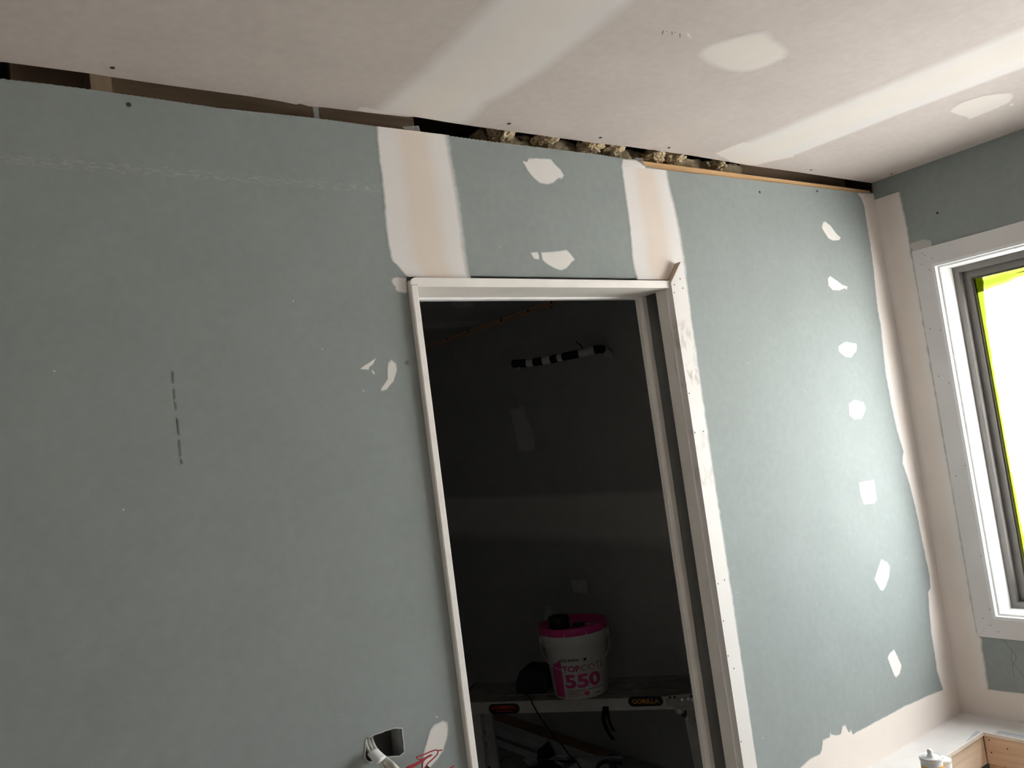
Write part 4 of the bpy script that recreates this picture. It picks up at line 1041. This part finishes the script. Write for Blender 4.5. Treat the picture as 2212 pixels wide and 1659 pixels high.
cd = [ca, onP(1143, 1506, P0 - V * .004, V) + Zv * .006, onP(1152, 1524, P0 - V * .006, V), onP(1165, 1546, P0 - V * .006, V), onP(1180, 1568, P0 - V * .004, V), onP(1197, 1592, P0 + V * .01, V), onP(1215, 1610, P0 + V * .03, V), onP(1226, 1626, P0 + V * .05, V), onP(1236, 1638, P0 + V * .05, V), onP(1250, 1652, P0 + V * .03, V), onP(1270, 1690, P0 + V * .0, V), onP(1285, 1760, P0, V)]
g_ = onZ(1300, 1800, .004); cd.append(Vector((cd[-1].x, cd[-1].y, .004))); cd.append(cd[-1] + U * .2 - V * .1)
tag(tube('power_cord', cd, .0032, 'black', None, seg=6), 'thin black cord trailing from the dark case to the floor', 'cord')

# ================================================================== FLOOR CLUTTER
def plank(name, px0, px1, wid, th, z, m, label, ext0=.0, ext1=.0, side=1, prof=None):
    a, b = onZ(*px0, z), onZ(*px1, z); d = (b - a).normalized(); a = a - d * ext0; b = b + d * ext1
    s = Vector((-d.y, d.x, 0)) * side
    if s.x < 0: s = -s
    o = obox(name, Vector((a.x, a.y, z)), b - a, s * wid, Vector((0, 0, th)), m, None, .002)
    o['label'] = label; o['category'] = 'plaster length'
    return o
plank('skirting_board', (1085, 1565), (1300, 1644), .085, .018, 0.0, 'darkwood', 'dull brown board lying against the foot of the dark wall', .3, .0)['category'] = 'board'
plank('cornice_length', (1045, 1578), (1210, 1640), .075, .040, 0.0, 'plaster', 'widest white plaster length lying on the dark floor', .4, .3)
plank('cornice_length', (1042, 1600), (1170, 1648), .030, .022, 0.0, 'plaster', 'narrow white plaster strip lying in front of the widest length', .4, .15)
# spirit level
a, b = onZ(1172, 1652, .0), onZ(1345, 1657, .0)
lv = empty('spirit_level', (a + b) / 2); tag(lv, 'polished aluminium level lying on the floor under the platform', 'spirit level')
d = (b - a); s = Vector((-d.y, d.x, 0)).normalized()
obox('beam', a, d, s * .022, Zv * .045, 'chrome', lv, .002)
obox('groove', a + Zv * .014 - s * .0006, d, s * .001, Zv * .012, 'black', lv)
obox('end_cap', a - d * .012, d * .012, s * .022, Zv * .045, 'black', lv)
obox('vial_window', a + d * .1 + Zv * .028 - s * .0008, d * .06, s * .001, Zv * .012, 'bag', lv)
# tool bag
bgp = onZ(1178, 1712, 0.0)
tb = empty('tool_bag', bgp); tag(tb, 'slumped black tool bag with a pointed open flap', 'tool bag')
o = lump('bag_body', bgp + Vector((0, 0, .06)), .12, .09, .07, 11, 'blackcloth', 3, .3); o.parent = tb; o.matrix_parent_inverse = tb.matrix_world.inverted()
fpx = [(1162, 1625), (1186, 1604), (1200, 1632), (1188, 1638), (1160, 1640)]
dd_ = (onZ(1180, 1690, 0.0) - CAM).dot(M[2])
prism('flap', [[atD(x, y, dd_) for x, y in fpx + [(1170, 1665)]]], vd * .03, 'blackcloth', tb)
# ear muffs / cable coil
cc = onZ(1314, 1697, 0.0) + Zv * .062; tcn = []
for k in range(17):
    a = 2 * math.pi * k / 16; tcn.append(cc + sd * .046 * math.cos(a) + (Zv * .9 + vd * .4).normalized() * .046 * math.sin(a))
co = empty('ear_muffs', cc); tag(co, 'black ring-shaped ear muffs on the floor by the level', 'ear muffs')
tube('headband', tcn, .010, 'black', co, seg=8, k=2)
lathe('ear_cup', [(.012, -.03), (.03, -.026), (.036, -.01), (.036, .01), (.03, .02)], 20, 'black', co, cc + sd * .06 - Zv * .02)
lathe('ear_cup', [(.012, -.03), (.028, -.026), (.032, -.01), (.032, .01), (.026, .02)], 20, 'black', co, cc - sd * .05 - Zv * .02)
# crumpled clear bag, offcuts
bp_ = onZ(1052, 1652, 0.0)
tag(lump('plastic_bag', bp_ + Vector((0, 0, .03)), .05, .06, .04, 5, 'bag', 3, .6, 1.8), 'crumpled pale plastic bag on the floor by the door jamb', 'plastic bag')
bp_ = onZ(1150, 1648, 0.0)
tag(lump('plastic_scrap', bp_ + Vector((0, 0, .012)), .03, .05, .016, 8, 'bag', 3, .6, 1.8), 'small flattened plastic scrap left of the tool bag', 'plastic scrap')
a = onZ(1068, 1664, .003); b = onZ(1082, 1648, .003); s = Vector((.006, .006, 0))
tag(tube('offcut_stick', [a + Zv * .006, (a + b) / 2 + Zv * .006, b + Zv * .006], .006, 'black', None, k=2), 'short black stick beside the crumpled plastic bag', 'offcut')
a = onZ(1236, 1668, 0.004); 
tag(obox('white_offcut', a, sd * .05 + vd * .06, -sd * .012 + vd * .012, Zv * .025, 'plaster', None, .002), 'small white offcut leaning by the level', 'offcut')
